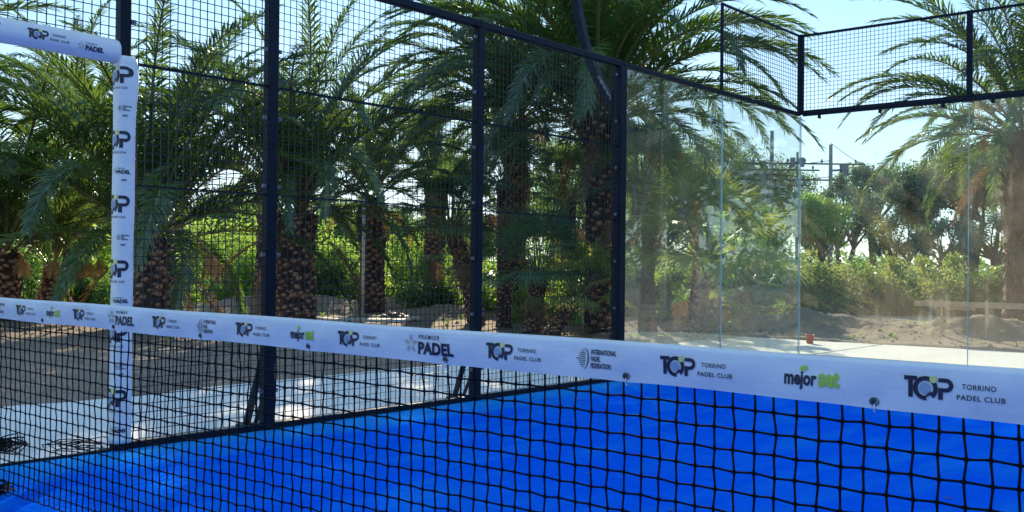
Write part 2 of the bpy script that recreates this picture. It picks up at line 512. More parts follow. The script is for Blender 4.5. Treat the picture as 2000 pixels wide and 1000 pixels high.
# stones and clods on the dug ground
rs = np.random.RandomState(4)
peb = MB()
for k in range(4200):
    u = rs.uniform(-60, 2100); d = rs.uniform(7.6, 19)
    x, y = spot(u, d)
    if x > -2.4 and y < 13.1: continue
    z = float(ground_z(x, y)); r = rs.uniform(0.010, 0.035)*(1 if rs.rand() < 0.9 else 2.2)
    a = rs.uniform(0, 6.28); pts = []
    for q in range(4): pts.append((x+r*math.cos(a+q*1.57)*rs.uniform(.7, 1.3), y+r*math.sin(a+q*1.57)*rs.uniform(.7, 1.3), z-0.004))
    pts.append((x, y, z+r*rs.uniform(.5, .9)))
    peb.add(pts, [(0, 1, 4), (1, 2, 4), (2, 3, 4), (3, 0, 4)])
obj('gravel', peb.mesh('gravel', MT['dirt']), None, 'stuff', 'small stones and clods scattered over the bare brown soil', 'gravel')

wd = []
for k in range(420):
    u = rs.uniform(200, 2100); d = rs.uniform(15.5, 26) if rs.rand() < .8 else rs.uniform(12.5, 16); x, y = spot(u, d)
    if x > -2.6 and y < 13.3: continue
    z = float(ground_z(x, y)); h = rs.uniform(.02, .09)
    for q in range(9):
        a = rs.uniform(0, 6.28); o = h*rs.uniform(.2, .9); w = .006; px_, py_ = -math.sin(a)*w, math.cos(a)*w
        wd.append([(x-px_, y-py_, z-.01), (x+px_, y+py_, z-.01), (x+math.cos(a)*o*.6+px_*.8, y+math.sin(a)*o*.6+py_*.8, z+h*.7), (x+math.cos(a)*o, y+math.sin(a)*o, z+h)])
obj('weeds', quads_mesh('weeds', np.array(wd), MT['shrub']), None, 'stuff', 'sparse low weeds sprouting from the dug brown soil', 'weeds')

# dry leaves and bits blown on the turf
lit = MB()
for k in range(90):
    x = rs.uniform(0.3, 5.5); y = rs.uniform(0.2, 9.5); a = rs.uniform(0, 6.28); l_ = rs.uniform(0.012, 0.04)
    ca, sa = math.cos(a)*l_, math.sin(a)*l_
    lit.add([(x-ca, y-sa, 0.006), (x+sa*.22, y-ca*.22, 0.012), (x+ca, y+sa, 0.008), (x-sa*.22, y+ca*.22, 0.010)], [(0, 1, 2, 3)])
obj('leaf_litter', lit.mesh('litter', MT['dead']), None, 'stuff', 'tiny dry leaves and straws lying on the blue turf', 'leaf litter')

# ------------------------------------------------------------------ fence
FS = thing('court_fence', 'dark steel side fence of square wire mesh with posts and doorway', 'fence', (0, 0, 0))


def bar(name, par, a, b, w, h, m='steel', bev=0.004, **kw):
    mb = MB(); mb.tube([a, b], 1.0, sq=(w, h))
    me = mb.mesh(name, MT[m])
    if bev: bevel(me, bev)
    return obj(name, me, par, **kw)


def box_part(name, par, x0, y0, z0, x1, y1, z1, m='steel', bev=0.004, **kw):
    mb = MB(); mb.box(x0, y0, z0, x1, y1, z1)
    me = mb.mesh(name, MT[m])
    if bev: bevel(me, bev)
    return obj(name, me, par, **kw)


def wire_panel(par, axis, c, a0, a1, z0, z1, s=0.05, r=0.0025):
    """welded mesh: upright wires on one face, level wires on the other"""
    mb = MB(); n = int(round((a1-a0)/s)); nz = int(round((z1-z0)/s))
    rr = r*0.9
    for i in range(n+1):
        a = a0+(a1-a0)*i/n
        if axis == 'y': mb.box(c-rr+0.0025, a-rr, z0, c+rr+0.0025, a+rr, z1)
        else: mb.box(a-rr, c-rr-0.0025, z0, a+rr, c+rr-0.0025, z1)
    for i in range(nz+1):
        z = z0+(z1-z0)*i/nz
        if axis == 'y': mb.box(c-rr-0.0022, a0, z-rr, c+rr-0.0022, a1, z+rr)
        else: mb.box(a0, c-rr+0.0022, z-rr, a1, c+rr+0.0022, z+rr)
    return obj('wire_mesh', mb.mesh('wire_mesh', MT['wire']), par, 'stuff')


PW = 0.072
for y in (-10, -8, -6, -4, -2, -0.985, 0.975, 2, 4, 6):
    w = PW if y != 6 else 0.10
    zt = 2.97
    if y == 0.975: w = 0.066
    box_part('post', FS, -w/2, y-w/2, -0.02, w/2, y+w/2, zt)
    mb = MB()
    for px_, py_ in ((-.10, -.045), (-.10, .045), (-.065, -.052), (-.065, .052)): mb.tube([(px_, y+py_, -.008), (px_, y+py_, .006)], .009, 6)
    obj('bolt', mb.mesh('bolt', MT['galv']), FS, 'stuff')
    p = box_part('base_plate', FS, -0.13, y-0.07, -0.02, 0.02 if y != 6 else 0.0, y+0.07, -0.008, bev=0.002)
    if y in (2, 4, -2, -4, 6):
        mb = MB()
        mb.tube([(-0.042, y+0.01, 0.52), (-0.235, y+0.01, 0.0)], 1.0, sq=(0.012, 0.055))
        mb.tube([(-0.05, y+0.01, 0.20), (-0.13, y+0.01, 0.03)], 1.0, sq=(0.012, 0.03))
        mb.box(-0.27, y-0.05, -0.019, -0.14, y+0.07, 0.012)
        obj('brace', mb.mesh('brace', MT['rubber']), FS)
for (a, b) in ((-10, -8), (-8, -6), (-6, -4), (-4, -2), (-2, 2), (2, 4), (4, 6)):
    bar('top_rail', FS, (0, a+.002 if a != -2 else a+.002, 3.0), (0, b-.002, 3.0), 0.06, 0.055)
for (a, b) in ((-10, -8), (-8, -6), (-6, -4), (-4, -2), (-2, -0.985), (0.975, 2), (2, 4), (4, 6)):
    a2, b2 = a+PW/2+.001, b-(PW/2+.001 if b != 6 else 0.051)
    bar('middle_rail', FS, (0, a2, 2.215), (0, b2, 2.215), 0.018, 0.016, bev=0)
    bar('middle_rail', FS, (0, a2, 1.515), (0, b2, 1.515), 0.010, 0.009, bev=0)
    bar('base_rail', FS, (0, a2, 0.012), (0, b2, 0.012), 0.045, 0.055)
    wire_panel(FS, 'y', 0.012, a2, b2, 0.05, 2.96, r=0.0025 if b < 3 else 0.0021)
mb = MB()
for y in (0.975, 2, 4, 6):
    for k in range(7):
        z = .25+k*.44
        for sg in (-1, 1):
            if (y == 6 and sg > 0) or (y == .975 and sg < 0): continue
            o_y = y+sg*(.054 if y != 6 else .066)
            mb.box(0.006, o_y-.014, z-.012, 0.022, o_y+.014, z+.012); mb.box(0.022, o_y-.005, z-.005, 0.028, o_y+.005, z+.005)
obj('mesh_clip', mb.mesh('mesh_clip', MT['galv']), FS, 'stuff')
bar('door_beam', FS, (0, -0.94, 2.265), (0, 0.93, 2.265), 0.06, 0.06)
bar('threshold', FS, (0.002, -0.94, -0.002), (0.002, 0.93, -0.002), 0.03, 0.03)
wire_panel(FS, 'y', 0.012, -0.94, 0.93, 2.30, 2.96, 0.05)
# light mast arm, bolted outside the post that ends the mesh
arm = thing('light_mast', 'bent steel lamp mast rising from the post between mesh and glass', 'lamp post', (0, 6, 0))
mb = MB(); mb.tube([(-0.055, 0, 2.58), (-0.24, 0, 2.86), (-0.39, 0, 3.16), (-0.50, 0, 3.55), (-0.60, 0, 4.1), (-0.74, 0, 5.2), (-0.70, 0, 5.7), (-0.3, 0, 6.03)], 1.0, sq=(0.075, 0.075))
obj('mast', mb.mesh('mast', MT['steel']), arm)
mb = MB(); mb.tube([(-0.062, -0.043, 2.66), (-0.22, -0.043, 2.90)], 1, sq=(0.012, 0.02)); obj('edge_strip', mb.mesh('edge_strip', MT['galv']), arm)
mb = MB(); mb.box(-0.06, -0.06, 2.50, -0.051, 0.06, 2.74); obj('bracket', mb.mesh('bracket', MT['steel']), arm)
mb = MB(); mb.box(-0.34, -0.2, 5.98, 0.05, 0.2, 6.06); obj('lamp_head', bevel(mb.mesh('lamp_head', MT['steel']), 0.01), arm)

# ------------------------------------------------------------------ glass walls
GS = thing('glass_wall', 'side glass wall running from last mesh post to the corner', 'glass wall', (0, 8, 0))
GB = thing('glass_wall', 'end glass wall behind the court, wire mesh above, dusty panes', 'glass wall', (5, 10, 0))


def pane(par, axis, c, a0, a1, z0, z1, off):
    mb = MB(); t = 0.006
    if axis == 'y': mb.box(c-t, a0+.004, z0, c+t, a1-.004, z1)
    else: mb.box(a0+.004, c-t, z0, a1-.004, c+t, z1)
    for i in range(len(mb.v)):
        v = mb.v[i]; mb.v[i] = (v[0]-off[0], v[1]-off[1], v[2]-off[2])
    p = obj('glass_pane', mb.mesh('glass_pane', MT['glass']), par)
    # ground and polished edges catch the light
    for e in (a0+.004, a1-.004):
        m2 = MB(); s = -1 if e == a0+.004 else 1
        e0, e1 = sorted((e+s*0.0003, e+s*0.0028))
        if axis == 'y': m2.box(c-t, e0, z0, c+t, e1, z1)
        else: m2.box(e0, c-t, z0, e1, c+t, z1)
        for i in range(len(m2.v)):
            v = m2.v[i]; m2.v[i] = (v[0]-off[0], v[1]-off[1], v[2]-off[2])
        obj('pane_edge', m2.mesh('pane_edge', MT['glassedge']), p)
    return p


def rel(o, off):
    for v in o.data.vertices: v.co -= Vector(off)
    return o


offS = (0, 8, 0); offB = (5, 10, 0)
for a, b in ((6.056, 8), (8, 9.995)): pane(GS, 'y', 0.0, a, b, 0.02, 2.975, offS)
rel(bar('top_rail', GS, (-0.005, 6.052, 3.0), (-0.005, 9.965, 3.0), 0.05, 0.045), offS)
rel(bar('base_rail', GS, (0, 6.052, 0.0), (0, 9.995, 0.0), 0.05, 0.038), offS)
rel(wire_panel(GS, 'y', -0.01, 8.02, 9.965, 3.03, 3.97), offS)
rel(box_part('mesh_post', GS, -0.03, 7.985, 3.024, 0.0, 8.015, 4.0), offS)
rel(bar('mesh_frame', GS, (-0.015, 8.017, 3.985), (-0.015, 9.965, 3.985), 0.026, 0.026), offS)
for y in (6.5, 7.4, 8.4, 9.3):
    mb = MB(); mb.tube([(0.008, y, 2.945), (0.022, y, 2.945)], 0.014, 8); rel(obj('glass_clamp', mb.mesh('clamp', MT['steel']), GS), offS)
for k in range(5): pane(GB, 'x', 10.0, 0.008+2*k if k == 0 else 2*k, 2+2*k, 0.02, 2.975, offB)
rel(box_part('corner_post', GB, -0.035, 9.967, 3.0, 0.03, 10.035, 4.0), offB)
rel(bar('top_rail', GB, (0.032, 10.0, 3.0), (10, 10.0, 3.0), 0.05, 0.045), offB)
rel(bar('base_rail', GB, (0.01, 10, 0.0), (10, 10, 0.0), 0.05, 0.038), offB)
rel(bar('mesh_frame', GB, (0.032, 10.01, 3.985), (10, 10.01, 3.985), 0.03, 0.03), offB)
rel(bar('mesh_frame', GB, (0.032, 10.03, 3.04), (10, 10.03, 3.04), 0.02, 0.03), offB)
for k in range(5):
    x0, x1 = 2*k+(0.032 if k == 0 else 0.03), 2*k+1.97
    rel(wire_panel(GB, 'x', 9.995, x0, x1, 3.03, 3.97), offB)
    if k: rel(box_part('mesh_post', GB, 2*k-0.028, 9.975, 3.024, 2*k+0.028, 10.03, 4.0), offB)
for x in (0.25, 1.0, 1.72, 2.25, 3.0, 3.72):
    mb = MB(); mb.tube([(x, 9.985, 2.945), (x, 9.985, 2.985)], 0.02, 8); mb.tube([(x, 9.965, 2.945), (x, 10.005, 2.945)], 0.016, 8)
    rel(obj('glass_clamp', mb.mesh('clamp', MT['steel']), GB), offB)
# the other side of the court, behind and to the right of the view
FR = thing('court_fence', 'right side fence of the court, outside the picture', 'fence', (10, 0, 0))
for y in (-10, -8, -6, -4, -2, 2, 4, 6, 8):
    box_part('post', FR, 0, y-0.04, -0.02, 0.08, y+0.04, 2.97)
bar('top_rail', FR, (0.04, -10, 3.0), (0.04, 9.95, 3.0), 0.06, 0.055)

# ------------------------------------------------------------------ printed lettering
_tc = {}


def text2d(s, bold=0.0, sx=1.0, shear=0.0, spacing=1.0):
    """flat letters as (verts, tris), cap height normalised to 1, origin at left of baseline"""
    key = (s, bold, sx, shear, spacing)
    if key in _tc: return _tc[key]
    cu = bpy.data.curves.new('t', 'FONT'); cu.body = s; cu.size = 1.0; cu.offset = bold; cu.resolution_u = 3
    cu.space_character = spacing; cu.shear = shear
    o = bpy.data.objects.new('t', cu); C.objects.link(o)
    dg = bpy.context.evaluated_depsgraph_get()
    me = bpy.data.meshes.new_from_object(o.evaluated_get(dg))
    vs = [(v.co.x, v.co.y) for v in me.vertices]; fs = [tuple(p.vertices) for p in me.polygons]
    bpy.data.objects.remove(o); bpy.data.meshes.remove(me); bpy.data.curves.remove(cu)
    x0 = min(v[0] for v in vs)
    H = 0.70
    vs = [((x-x0)/H*sx, y/H) for x, y in vs]
    _tc[key] = (vs, fs)
    return vs, fs


class Print:
    """flat print built in 2D (s, t), later wrapped on a surface; slots: 0 ink 1 grey 2 green 3 yellow 4 gold"""
    MATS = ['ink', 'inkgrey', 'inkgreen', 'inkyellow', 'inkgold']

    def __init__(s): s.v = []; s.f = []; s.mi = []

    def add(s, vs, fs, m=0, lift=0):
        o = len(s.v); s.v += [(x, y, lift) for x, y in vs]; s.f += [tuple(i+o for i in f) for f in fs]; s.mi += [m]*len(fs)

    def text(s, t, x, y, h, w=None, m=0, **kw):
        vs, fs = text2d(t, **kw)
        mw = max(v[0] for v in vs)
        k = (w/mw) if w else h
        s.add([(x+a*k, y+b*h) for a, b in vs], fs, m)

    def poly(s, pts, m=0, lift=0): s.add(pts, [tuple(range(len(pts)))], m, lift)

    def ring(s, cx, cy, rx, ry, t, a0=0, a1=2*PI, m=0, n=32, lift=0, t1=None):
        vs = []; fs = []
        for i in range(n+1):
            a = a0+(a1-a0)*i/n; tt = t if t1 is None else t*(1-abs(2*i/n-1))+t1*abs(2*i/n-1)
            vs += [(cx+rx*math.cos(a), cy+ry*math.sin(a)), (cx+(rx-tt)*math.cos(a), cy+(ry-tt)*math.sin(a))]
            if i: fs.append((2*i-2, 2*i, 2*i+1, 2*i-1))
        s.add(vs, fs, m, lift)

    def disc(s, cx, cy, r, m=0, n=20, lift=0, ry=None, rot=0):
        ry = ry or r; pts = []
        for i in range(n):
            a = 2*PI*i/n; x, y = r*math.cos(a), ry*math.sin(a)
            pts.append((cx+x*math.cos(rot)-y*math.sin(rot), cy+x*math.sin(rot)+y*math.cos(rot)))
        s.poly(pts, m, lift)

    def bake(s, name, fn, par, maxlen=None, **kw):
        """fn(s, t, lift) -> (x, y, z)"""
        me = bpy.data.meshes.new(name); me.from_pydata(s.v, [], s.f)
        for k in s.MATS: me.materials.append(MT[k])
        me.polygons.foreach_set('material_index', s.mi)
        if maxlen:
            import bmesh
            bm = bmesh.new(); bm.from_mesh(me)
            bmesh.ops.triangulate(bm, faces=bm.faces[:])
            for _ in range(4):
                es = [e for e in bm.edges if e.calc_length() > maxlen]
                if not es: break
                bmesh.ops.subdivide_edges(bm, edges=es, cuts=1)
                bmesh.ops.triangulate(bm, faces=bm.faces[:])
            bm.to_mesh(me); bm.free()
        for v in me.vertices: v.co = fn(v.co.x, v.co.y, v.co.z)
        me.update()
        return obj(name, me, par, **kw)


def logo_top(P, x, y, w, sub=True, h=None):
    """the TOP wordmark: ring O with a dotted disc and a ball; y is the baseline"""
    h = h or w*0.46
    st = 0.20*h
    P.poly([(x, y+h), (x, y+h-st), (x+.27*w, y+h-st), (x+.27*w, y+h)])
    P.poly([(x+.087*w, y+h-st), (x+.087*w, y), (x+.182*w, y), (x+.182*w, y+h-st)])
    cx, cy, r = x+.44*w, y+h*0.46, h*0.565
    P.ring(cx, cy, r, r, st*1.02, R(-52), R(276), n=36)
    P.poly([(cx+r*0.10, cy-r*0.72), (cx+r*0.62, cy-r*0.42), (cx+r*0.46, cy-r*0.22), (cx+r*0.02, cy-r*0.60)])
    for i in range(-3, 4):
        for j in range(-3, 4):
            if i*i+j*j < 10: P.disc(cx-.02*h+i*r*.14, cy+j*r*.14, r*0.062, 1, 6)
    P.disc(cx-.02*h, cy, r*0.46, 1, 20, lift=-0.0003)
    P.disc(cx+r*0.62, cy+r*0.76, r*0.30, 3, 16, lift=0.0006)
    px = x+.70*w
    P.poly([(px, y-.02*h), (px+.093*w, y-.02*h), (px+.093*w, y+.36*h), (px, y+.36*h)])
    bx = x+.845*w; ro = 0.32*h
    P.poly([(px, y+.98*h), (px, y+.98*h-st*0.95), (bx, y+.98*h-st*0.95), (bx, y+.98*h)])
    P.poly([(px, y+.34*h+st*0.95), (px, y+.34*h), (bx, y+.34*h), (bx, y+.34*h+st*0.95)])
    P.ring(bx, y+.66*h, .155*w, ro, st*0.95, -PI/2, PI/2, n=16)
    if sub:
        P.text('TORRINO', x+1.17*w, y+.56*h, .235*h, w*0.66, bold=0.012, sx=1.3, spacing=1.15)
        P.text('PADEL CLUB', x+1.07*w, y+.06*h, .235*h, w*0.93, bold=0.012, sx=1.3, spacing=1.1)


def logo_mejor(P, x, y, w):
    P.text('mejor', x, y, w*0.235, w*0.58, bold=0.035, sx=0.8)
    P.text('set', x+w*0.61, y+w*0.0, w*0.29, w*0.37, m=2, bold=0.04, sx=0.8)
    P.disc(x+w*0.315, y+w*0.27, w*0.042, 2, 12); P.disc(x+w*0.365, y+w*0.285, w*0.042, 2, 12, lift=0.0003)


def logo_ipf(P, x, y, w):
    cx, cy, r = x+.12*w, y+.21*w, .215*w
    P.ring(cx, cy, .155*w, r*1.08, .035*w, R(-78), R(78), n=20, t1=.012*w)
    for i in range(9):
        yy = cy+(i-4)*r*0.2; hw = .13*w*math.sqrt(max(0, 1-((i-4)*0.235)**2))
        P.poly([(cx-hw*0.95, yy-.008*w), (cx+hw*.55, yy-.008*w), (cx+hw*.55, yy+.008*w), (cx-hw*0.95, yy+.008*w)], 0 if i % 2 else 0)
    P.disc(x-.03*w, cy, .02*w, 0, 8)
    for i, (t, k) in enumerate((('INTERNATIONAL', .66), ('PADEL', .25), ('FEDERATION', .52))):
        P.text(t, x+.33*w, y+.31*w-i*.145*w, .105*w, k*w, bold=0.03, sx=0.6)


def logo_premier(P, x, y, w):
    cx, cy = x+.115*w, y+.135*w
    for i in range(5):
        a = PI/2+i*2*PI/5
        P.disc(cx+.088*w*math.cos(a), cy+.088*w*math.sin(a), .045*w, 4, 12, ry=.026*w, rot=a)
        P.disc(cx+.035*w*math.cos(a+.6), cy+.035*w*math.sin(a+.6), .010*w, 3, 8)
    P.text('PREMIER', x+.27*w, y+.215*w, .058*w, .43*w, bold=0.01, shear=0.25, spacing=1.35)
    P.text('PADEL', x+.27*w, y, .165*w, .72*w, bold=0.045, sx=1.3)


# ------------------------------------------------------------------ the net
NET = thing('tennis_net', 'black padel net with printed white top band across the court', 'net', (0, 0, 0))
EY = [4.70-0.59*k for k in range(8)]+[5.29+0.59*k for k in range(8)]
EY = [e for e in EY if 0.1 < e < 9.9]


def ztop(x): return 0.900+0.014*((5-x)/5)**2+0.0012*math.sin(x*5.1)


def yfront(x, t):
    """front face of the band, t = 0 at bottom .. 1 at top"""
    y = -0.0075-0.004*math.sin(PI*min(1, max(0, t)))
    y += 0.0016*math.sin(x*9.3+t*3)+0.0011*math.sin(x*23+1.3-t*5)
    for e in EY:
        q = (x-e)/0.035; q2 = (x-e-0.02-0.10*t)/0.06
        if abs(q) < 4: y += 0.0045*math.exp(-q*q)*math.exp(-((t-0.12)/0.3)**2)
        if abs(q2) < 4: y -= 0.0015*math.exp(-q2*q2)*(1-t)
    return y


def zbot(x):
    z = ztop(x)-0.097-0.0012*math.sin(x*7)-0.008*min(1, max(0, (x-4.7)/0.3))
    for e in EY:
        q = (x-e)/0.05
        if abs(q) < 4: z -= 0.0022*math.exp(-q*q)
    return z


NX = 640
mb = MB(); prof = 15
for i in range(NX+1):
    x = 0.03+9.94*i/NX; zt, zb = ztop(x), zbot(x)
    for j in range(prof):                      # front from bottom to top, then round over to the back
        t = j/(prof-1); f = t/0.62
        if f <= 1: q = (x, yfront(x, f)*(1 if f < .93 else 1), zb+(zt-0.007-zb)*f)
        elif f <= 1.14:
            a = (f-1)/0.14*PI; y0 = yfront(x, 1); q = (x, y0*math.cos(a), zt-0.007+0.007*math.sin(a))
        else:
            g = (f-1.14)/(1/0.62-1.14); q = (x, -yfront(x, 1)*(1-0.2*g), zt-0.007+(zb-zt+0.007)*g)
        mb.v.append(q)
for i in range(NX):
    for j in range(prof-1):
        a = i*prof+j; mb.f.append((a, a+prof, a+prof+1, a+1)); mb.mi.append(0)
BAND = obj('top_band', mb.mesh('top_band', MT['vinyl'], True), NET)


def on_band(s, t, lift):
    f = (t-zbot(s))/(ztop(s)-0.007-zbot(s))
    return (s, yfront(s, f)-0.0022-lift, t)


seq = []
base_seq = [('t', .923), ('m', 1.204), ('t', 1.434), ('p', 1.719), ('t', 2.03), ('i', 2.330),
            ('t', 2.553), ('m', 2.847), ('t', 3.079), ('p', 3.367), ('t', 3.675), ('i', 3.975), ('t', 4.208), ('m', 4.512), ('t', 4.76)]
seq += base_seq + [('i', .70), ('t', .40)]
for k in (1, 2):
    seq += [(a, x+k*1.655+1.6*0) for a, x in base_seq[9:] if False]
xx = 5.04
for a, st in (('p', .31), ('t', .30), ('i', .22), ('t', .29), ('m', .24), ('t', .28), ('p', .31), ('t', .30), ('i', .22), ('t', .29), ('m', .24), ('t', .28), ('p', .31), ('t', .30), ('i', .22), ('t', .29), ('m', .24)):
    if xx < 9.6: seq.append((a, xx))
    xx += st
for a, x in seq:
    P = Print(); zc = ztop(x)-0.050
    if a == 't': logo_top(P, x, zc-0.0195, 0.092, h=0.041); nm = 'club_logo'
    elif a == 'm': logo_mejor(P, x, zc-0.014, 0.122); nm = 'sponsor_logo'
    elif a == 'i': logo_ipf(P, x, zc-0.024, 0.112); nm = 'federation_logo'
    else: logo_premier(P, x, zc-0.023, 0.190); nm = 'tour_logo'
    P.bake(nm, on_band, BAND)

# eyelets with a press stud and a clear tie
for e in EY:
    z0 = zbot(e)+0.0145; y0 = yfront(e, .14)
    mb = MB()
    ring = []
    for i in range(14):
        a = 2*PI*i/14; ring.append((e+0.0088*math.cos(a), y0-0.0022, z0+0.0075*math.sin(a)))
    mb.tube(ring+[ring[0]], 0.0014, 5, cap=False)
    ey = obj('eyelet', mb.mesh('eyelet', MT['galv'], True), BAND)
    mb = MB(); pts = [(e, y0-0.004, z0-0.0005)]; mb.tube([(e-0.001, y0+0.0005, z0), (e-0.001, y0-0.0045, z0)], 0.0052, 8)
    obj('stud', mb.mesh('stud', MT['rubber']), ey)
    mb = MB(); mb.tube([(e+.001, y0-0.003, z0-0.004), (e+.0005, y0-0.0055, z0-0.012), (e, y0, z0-0.022), (e, y0+.008, z0-0.017)], 0.0016, 5)
    obj('tie', mb.mesh('tie', MT['vinyl'], True), ey)

# knotted netting
DX, DZ = 0.0480, 0.0457
ni, nj = int(9.88/DX), 17
rn = np.random.RandomState(12)
jx = rn.normal(0, 0.0007, (ni+1, nj+2)); jz = rn.normal(0, 0.0007, (ni+1, nj+2)); jy = rn.normal(0, 0.0012, (ni+1, nj+2))


def node(i, j):
    x = 0.07+i*DX; s = 1 if (i+j) % 2 else -1
    bow = 0.012*math.sin(j/nj*PI)*math.sin(x*2.1)
    z = ztop(x)-0.132-j*DZ
    return Vector((x+0.0013*s+jx[i, j]+0.006*(j/nj)*math.sin(x*1.3), bow*0.6+jy[i, j], max(0.012, z-0.0011*s+jz[i, j])))


nodes = [[node(i, j) for j in range(nj)] for i in range(ni+1)]
TV = []; TF = []


def cord(seqp, r=0.0026, n=5):
    k = len(seqp); pts = []
    for i in range(k-1):
        p0 = seqp[max(0, i-1)]; p1 = seqp[i]; p2 = seqp[i+1]; p3 = seqp[min(k-1, i+2)]
        for t in (0.0, 0.25, 0.5, 0.75):
            a = 0.85
            m1 = (p2-p0)*0.5*a; m2 = (p3-p1)*0.5*a
            h = ((2*t**3-3*t**2+1)*p1+(t**3-2*t**2+t)*m1+(-2*t**3+3*t**2)*p2+(t**3-t**2)*m2)
            pts.append((h, 1.42 if t == 0 else 1.0))
    pts.append((seqp[-1], 1.1))
    A = np.array([list(p[0]) for p in pts]); rad = np.array([p[1] for p in pts])*r
    T = np.gradient(A, axis=0); T /= np.linalg.norm(T, axis=1)[:, None]
    U = np.tile(np.array([0, 1.0, 0]), (len(A), 1)); X = np.cross(T, U); X /= np.linalg.norm(X, axis=1)[:, None]; Y = np.cross(X, T)
    o = len(TV)
    for q in range(len(A)):
        for m in range(n):
            a = 2*PI*m/n; TV.append(tuple(A[q]+(X[q]*math.cos(a)+Y[q]*math.sin(a))*rad[q]))
    for q in range(len(A)-1):
        for m in range(n):
            m2_ = (m+1) % n; TF.append((o+q*n+m, o+q*n+m2_, o+(q+1)*n+m2_, o+(q+1)*n+m))


for i in range(ni+1):
    top = Vector((nodes[i][0].x-0.0015, 0, nodes[i][0].z+0.045))
    cord([top]+nodes[i])
for j in range(nj):
    cord([nodes[i][j] for i in range(ni+1)])
me = bpy.data.meshes.new('netting'); me.from_pydata(TV, [], TF); me.materials.append(MT['cord'])
me.polygons.foreach_set('use_smooth', [True]*len(me.polygons)); me.update()
obj('netting', me, NET, 'stuff')
for x in (0.045, 9.955):
    mb = MB(); mb.box(x-0.03, -0.04, 0.004, x+0.03, 0.04, 0.89); obj('net_post', bevel(mb.mesh('net_post', MT['steel']), .005), NET)

# ------------------------------------------------------------------ padding on the doorway
def pad_profile(w, d, r, n=6):
    """closed loop of (a, b) round a rounded rectangle, counter-clockwise, starting at the middle of the +a side"""
    pts = []
    for cx, cy, a0 in ((w/2-r, d/2-r, 0), (-w/2+r, d/2-r, 90), (-w/2+r, -d/2+r, 180), (w/2-r, -d/2+r, 270)):
        for i in range(n+1):
            a = R(a0+90*i/n); pts.append((cx+r*math.cos(a), cy+r*math.sin(a)))
    return pts


def wrap_point(prof, s, grow=0.0):
    """walk the loop from the point on +a axis (b=0): positive s goes to +b"""
    P_ = prof; n = len(P_)
    seg = [math.dist(P_[i], P_[(i+1) % n]) for i in range(n)]
    tot = sum(seg)
    # arc position of (+a, b=0): it lies on the segment from last point to first point
    i = n-1; rem = s+seg[n-1]*0.5
    rem %= tot
    i = n-1
    while rem > seg[i]:
        rem -= seg[i]; i = (i+1) % n
    a, b = P_[i], P_[(i+1) % n]; t = rem/seg[i] if seg[i] else 0
    x, y = a[0]+(b[0]-a[0])*t, a[1]+(b[1]-a[1])*t
    dx, dy = b[0]-a[0], b[1]-a[1]; l_ = math.hypot(dx, dy) or 1
    return x+dy/l_*grow, y-dx/l_*grow


prof = pad_profile(0.100, 0.104, 0.028)
padf = lambda z: 1+0.03*math.sin(z*7.3)*math.sin(z*2.9+1)+(0.06*math.exp(-((z-2.12)/0.12)**2))
PC = (0.016, 0.980)


def pad_ring(z, k=1.0):
    g = padf(z)
    return [(PC[0]+a*g*k, PC[1]+b*g*k + (0.012*math.exp(-((z-2.1)/0.14)**2) if b > 0 else 0), z) for a, b in prof]


PADT = thing('post_padding', 'white printed foam sleeve wrapped round the doorway post', 'padding', (0, 0, 0))
mb = MB(); zs = [0.045+2.185*i/90 for i in range(91)]; nP = len(prof)
for z in zs: mb.v += pad_ring(z)
for i in range(90):
    for j in range(nP):
        j2 = (j+1) % nP; mb.f.append((i*nP+j, i*nP+j2, (i+1)*nP+j2, (i+1)*nP+j)); mb.mi.append(0)
# rounded top and bottom
for zz, kk in ((2.238, .93), (2.242, .80)):
    mb.v += [(PC[0]+(a*.93*kk), PC[1]+(b*kk), zz) for a, b in prof]
b0 = 90*nP
for rr_ in range(2):
    for j in range(nP):
        j2 = (j+1) % nP; mb.f.append((b0+j, b0+j2, b0+nP+j2, b0+nP+j)); mb.mi.append(0)
    b0 += nP
mb.f.append(tuple(b0+j for j in range(nP))); mb.mi.append(0)
mb.f.append(tuple(range(nP-1, -1, -1))); mb.mi.append(0)
SLV = obj('sleeve', mb.mesh('sleeve', MT['vinyl'], True), PADT)


def on_pad(s, t, lift):
    g = padf(t); x, y = wrap_point(prof, s)
    x2, y2 = wrap_point(prof, s, 0.0028+lift)
    return (PC[0]+x*g+(x2-x), PC[1]+y*g+(y2-y)+(0.012*math.exp(-((t-2.1)/0.14)**2) if y > 0 else 0), t)


zc = 2.132; k = 0
for k in range(6):
    z = 2.13-0.3655*k
    P = Print(); logo_top(P, -0.202, z-0.047, 0.213, sub=False, h=0.096)
    P.text('TORRINO PADEL CLUB', -0.15, z-0.079, 0.012, 0.135, bold=.01)
    P.bake('club_logo', on_pad, SLV, 0.02)
    P = Print(); zz = z-0.183
    if k % 2 == 0: logo_ipf(P, -0.062, zz-0.022, 0.076); nm = 'federation_logo'
    else: logo_premier(P, -0.105, zz-0.01, 0.118); nm = 'tour_logo'
    if zz > 0.08: P.bake(nm, on_pad, SLV, 0.02)
    P = Print(); P.text('set', -0.038, z-0.235, 0.014, 0.028, m=0, bold=.02)
    if z > .35: P.bake('sponsor_logo', on_pad, SLV, 0.02)
# small stick-on ties along the edge of the sleeve
for z in (2.11, 1.99, 1.66, 1.40, 1.02, .84):
    y = 1.052; mb = MB(); mb.tube([(0.052, y-.024, z), (0.032, y-.018, z-0.006), (0.01, y-.022, z-.002)], 0.005, 5)
    obj('tie', mb.mesh('tie', MT['vinyl'], True), PADT)

# beam padding
prb = pad_profile(0.125, 0.132, 0.055)       # a = x, b = z
BEAM = thing('beam_padding', 'white printed foam sleeve on the beam above the doorway', 'padding', (0, 0, 0))
mb = MB(); ys = [-0.93+1.85*i/60 for i in range(61)]


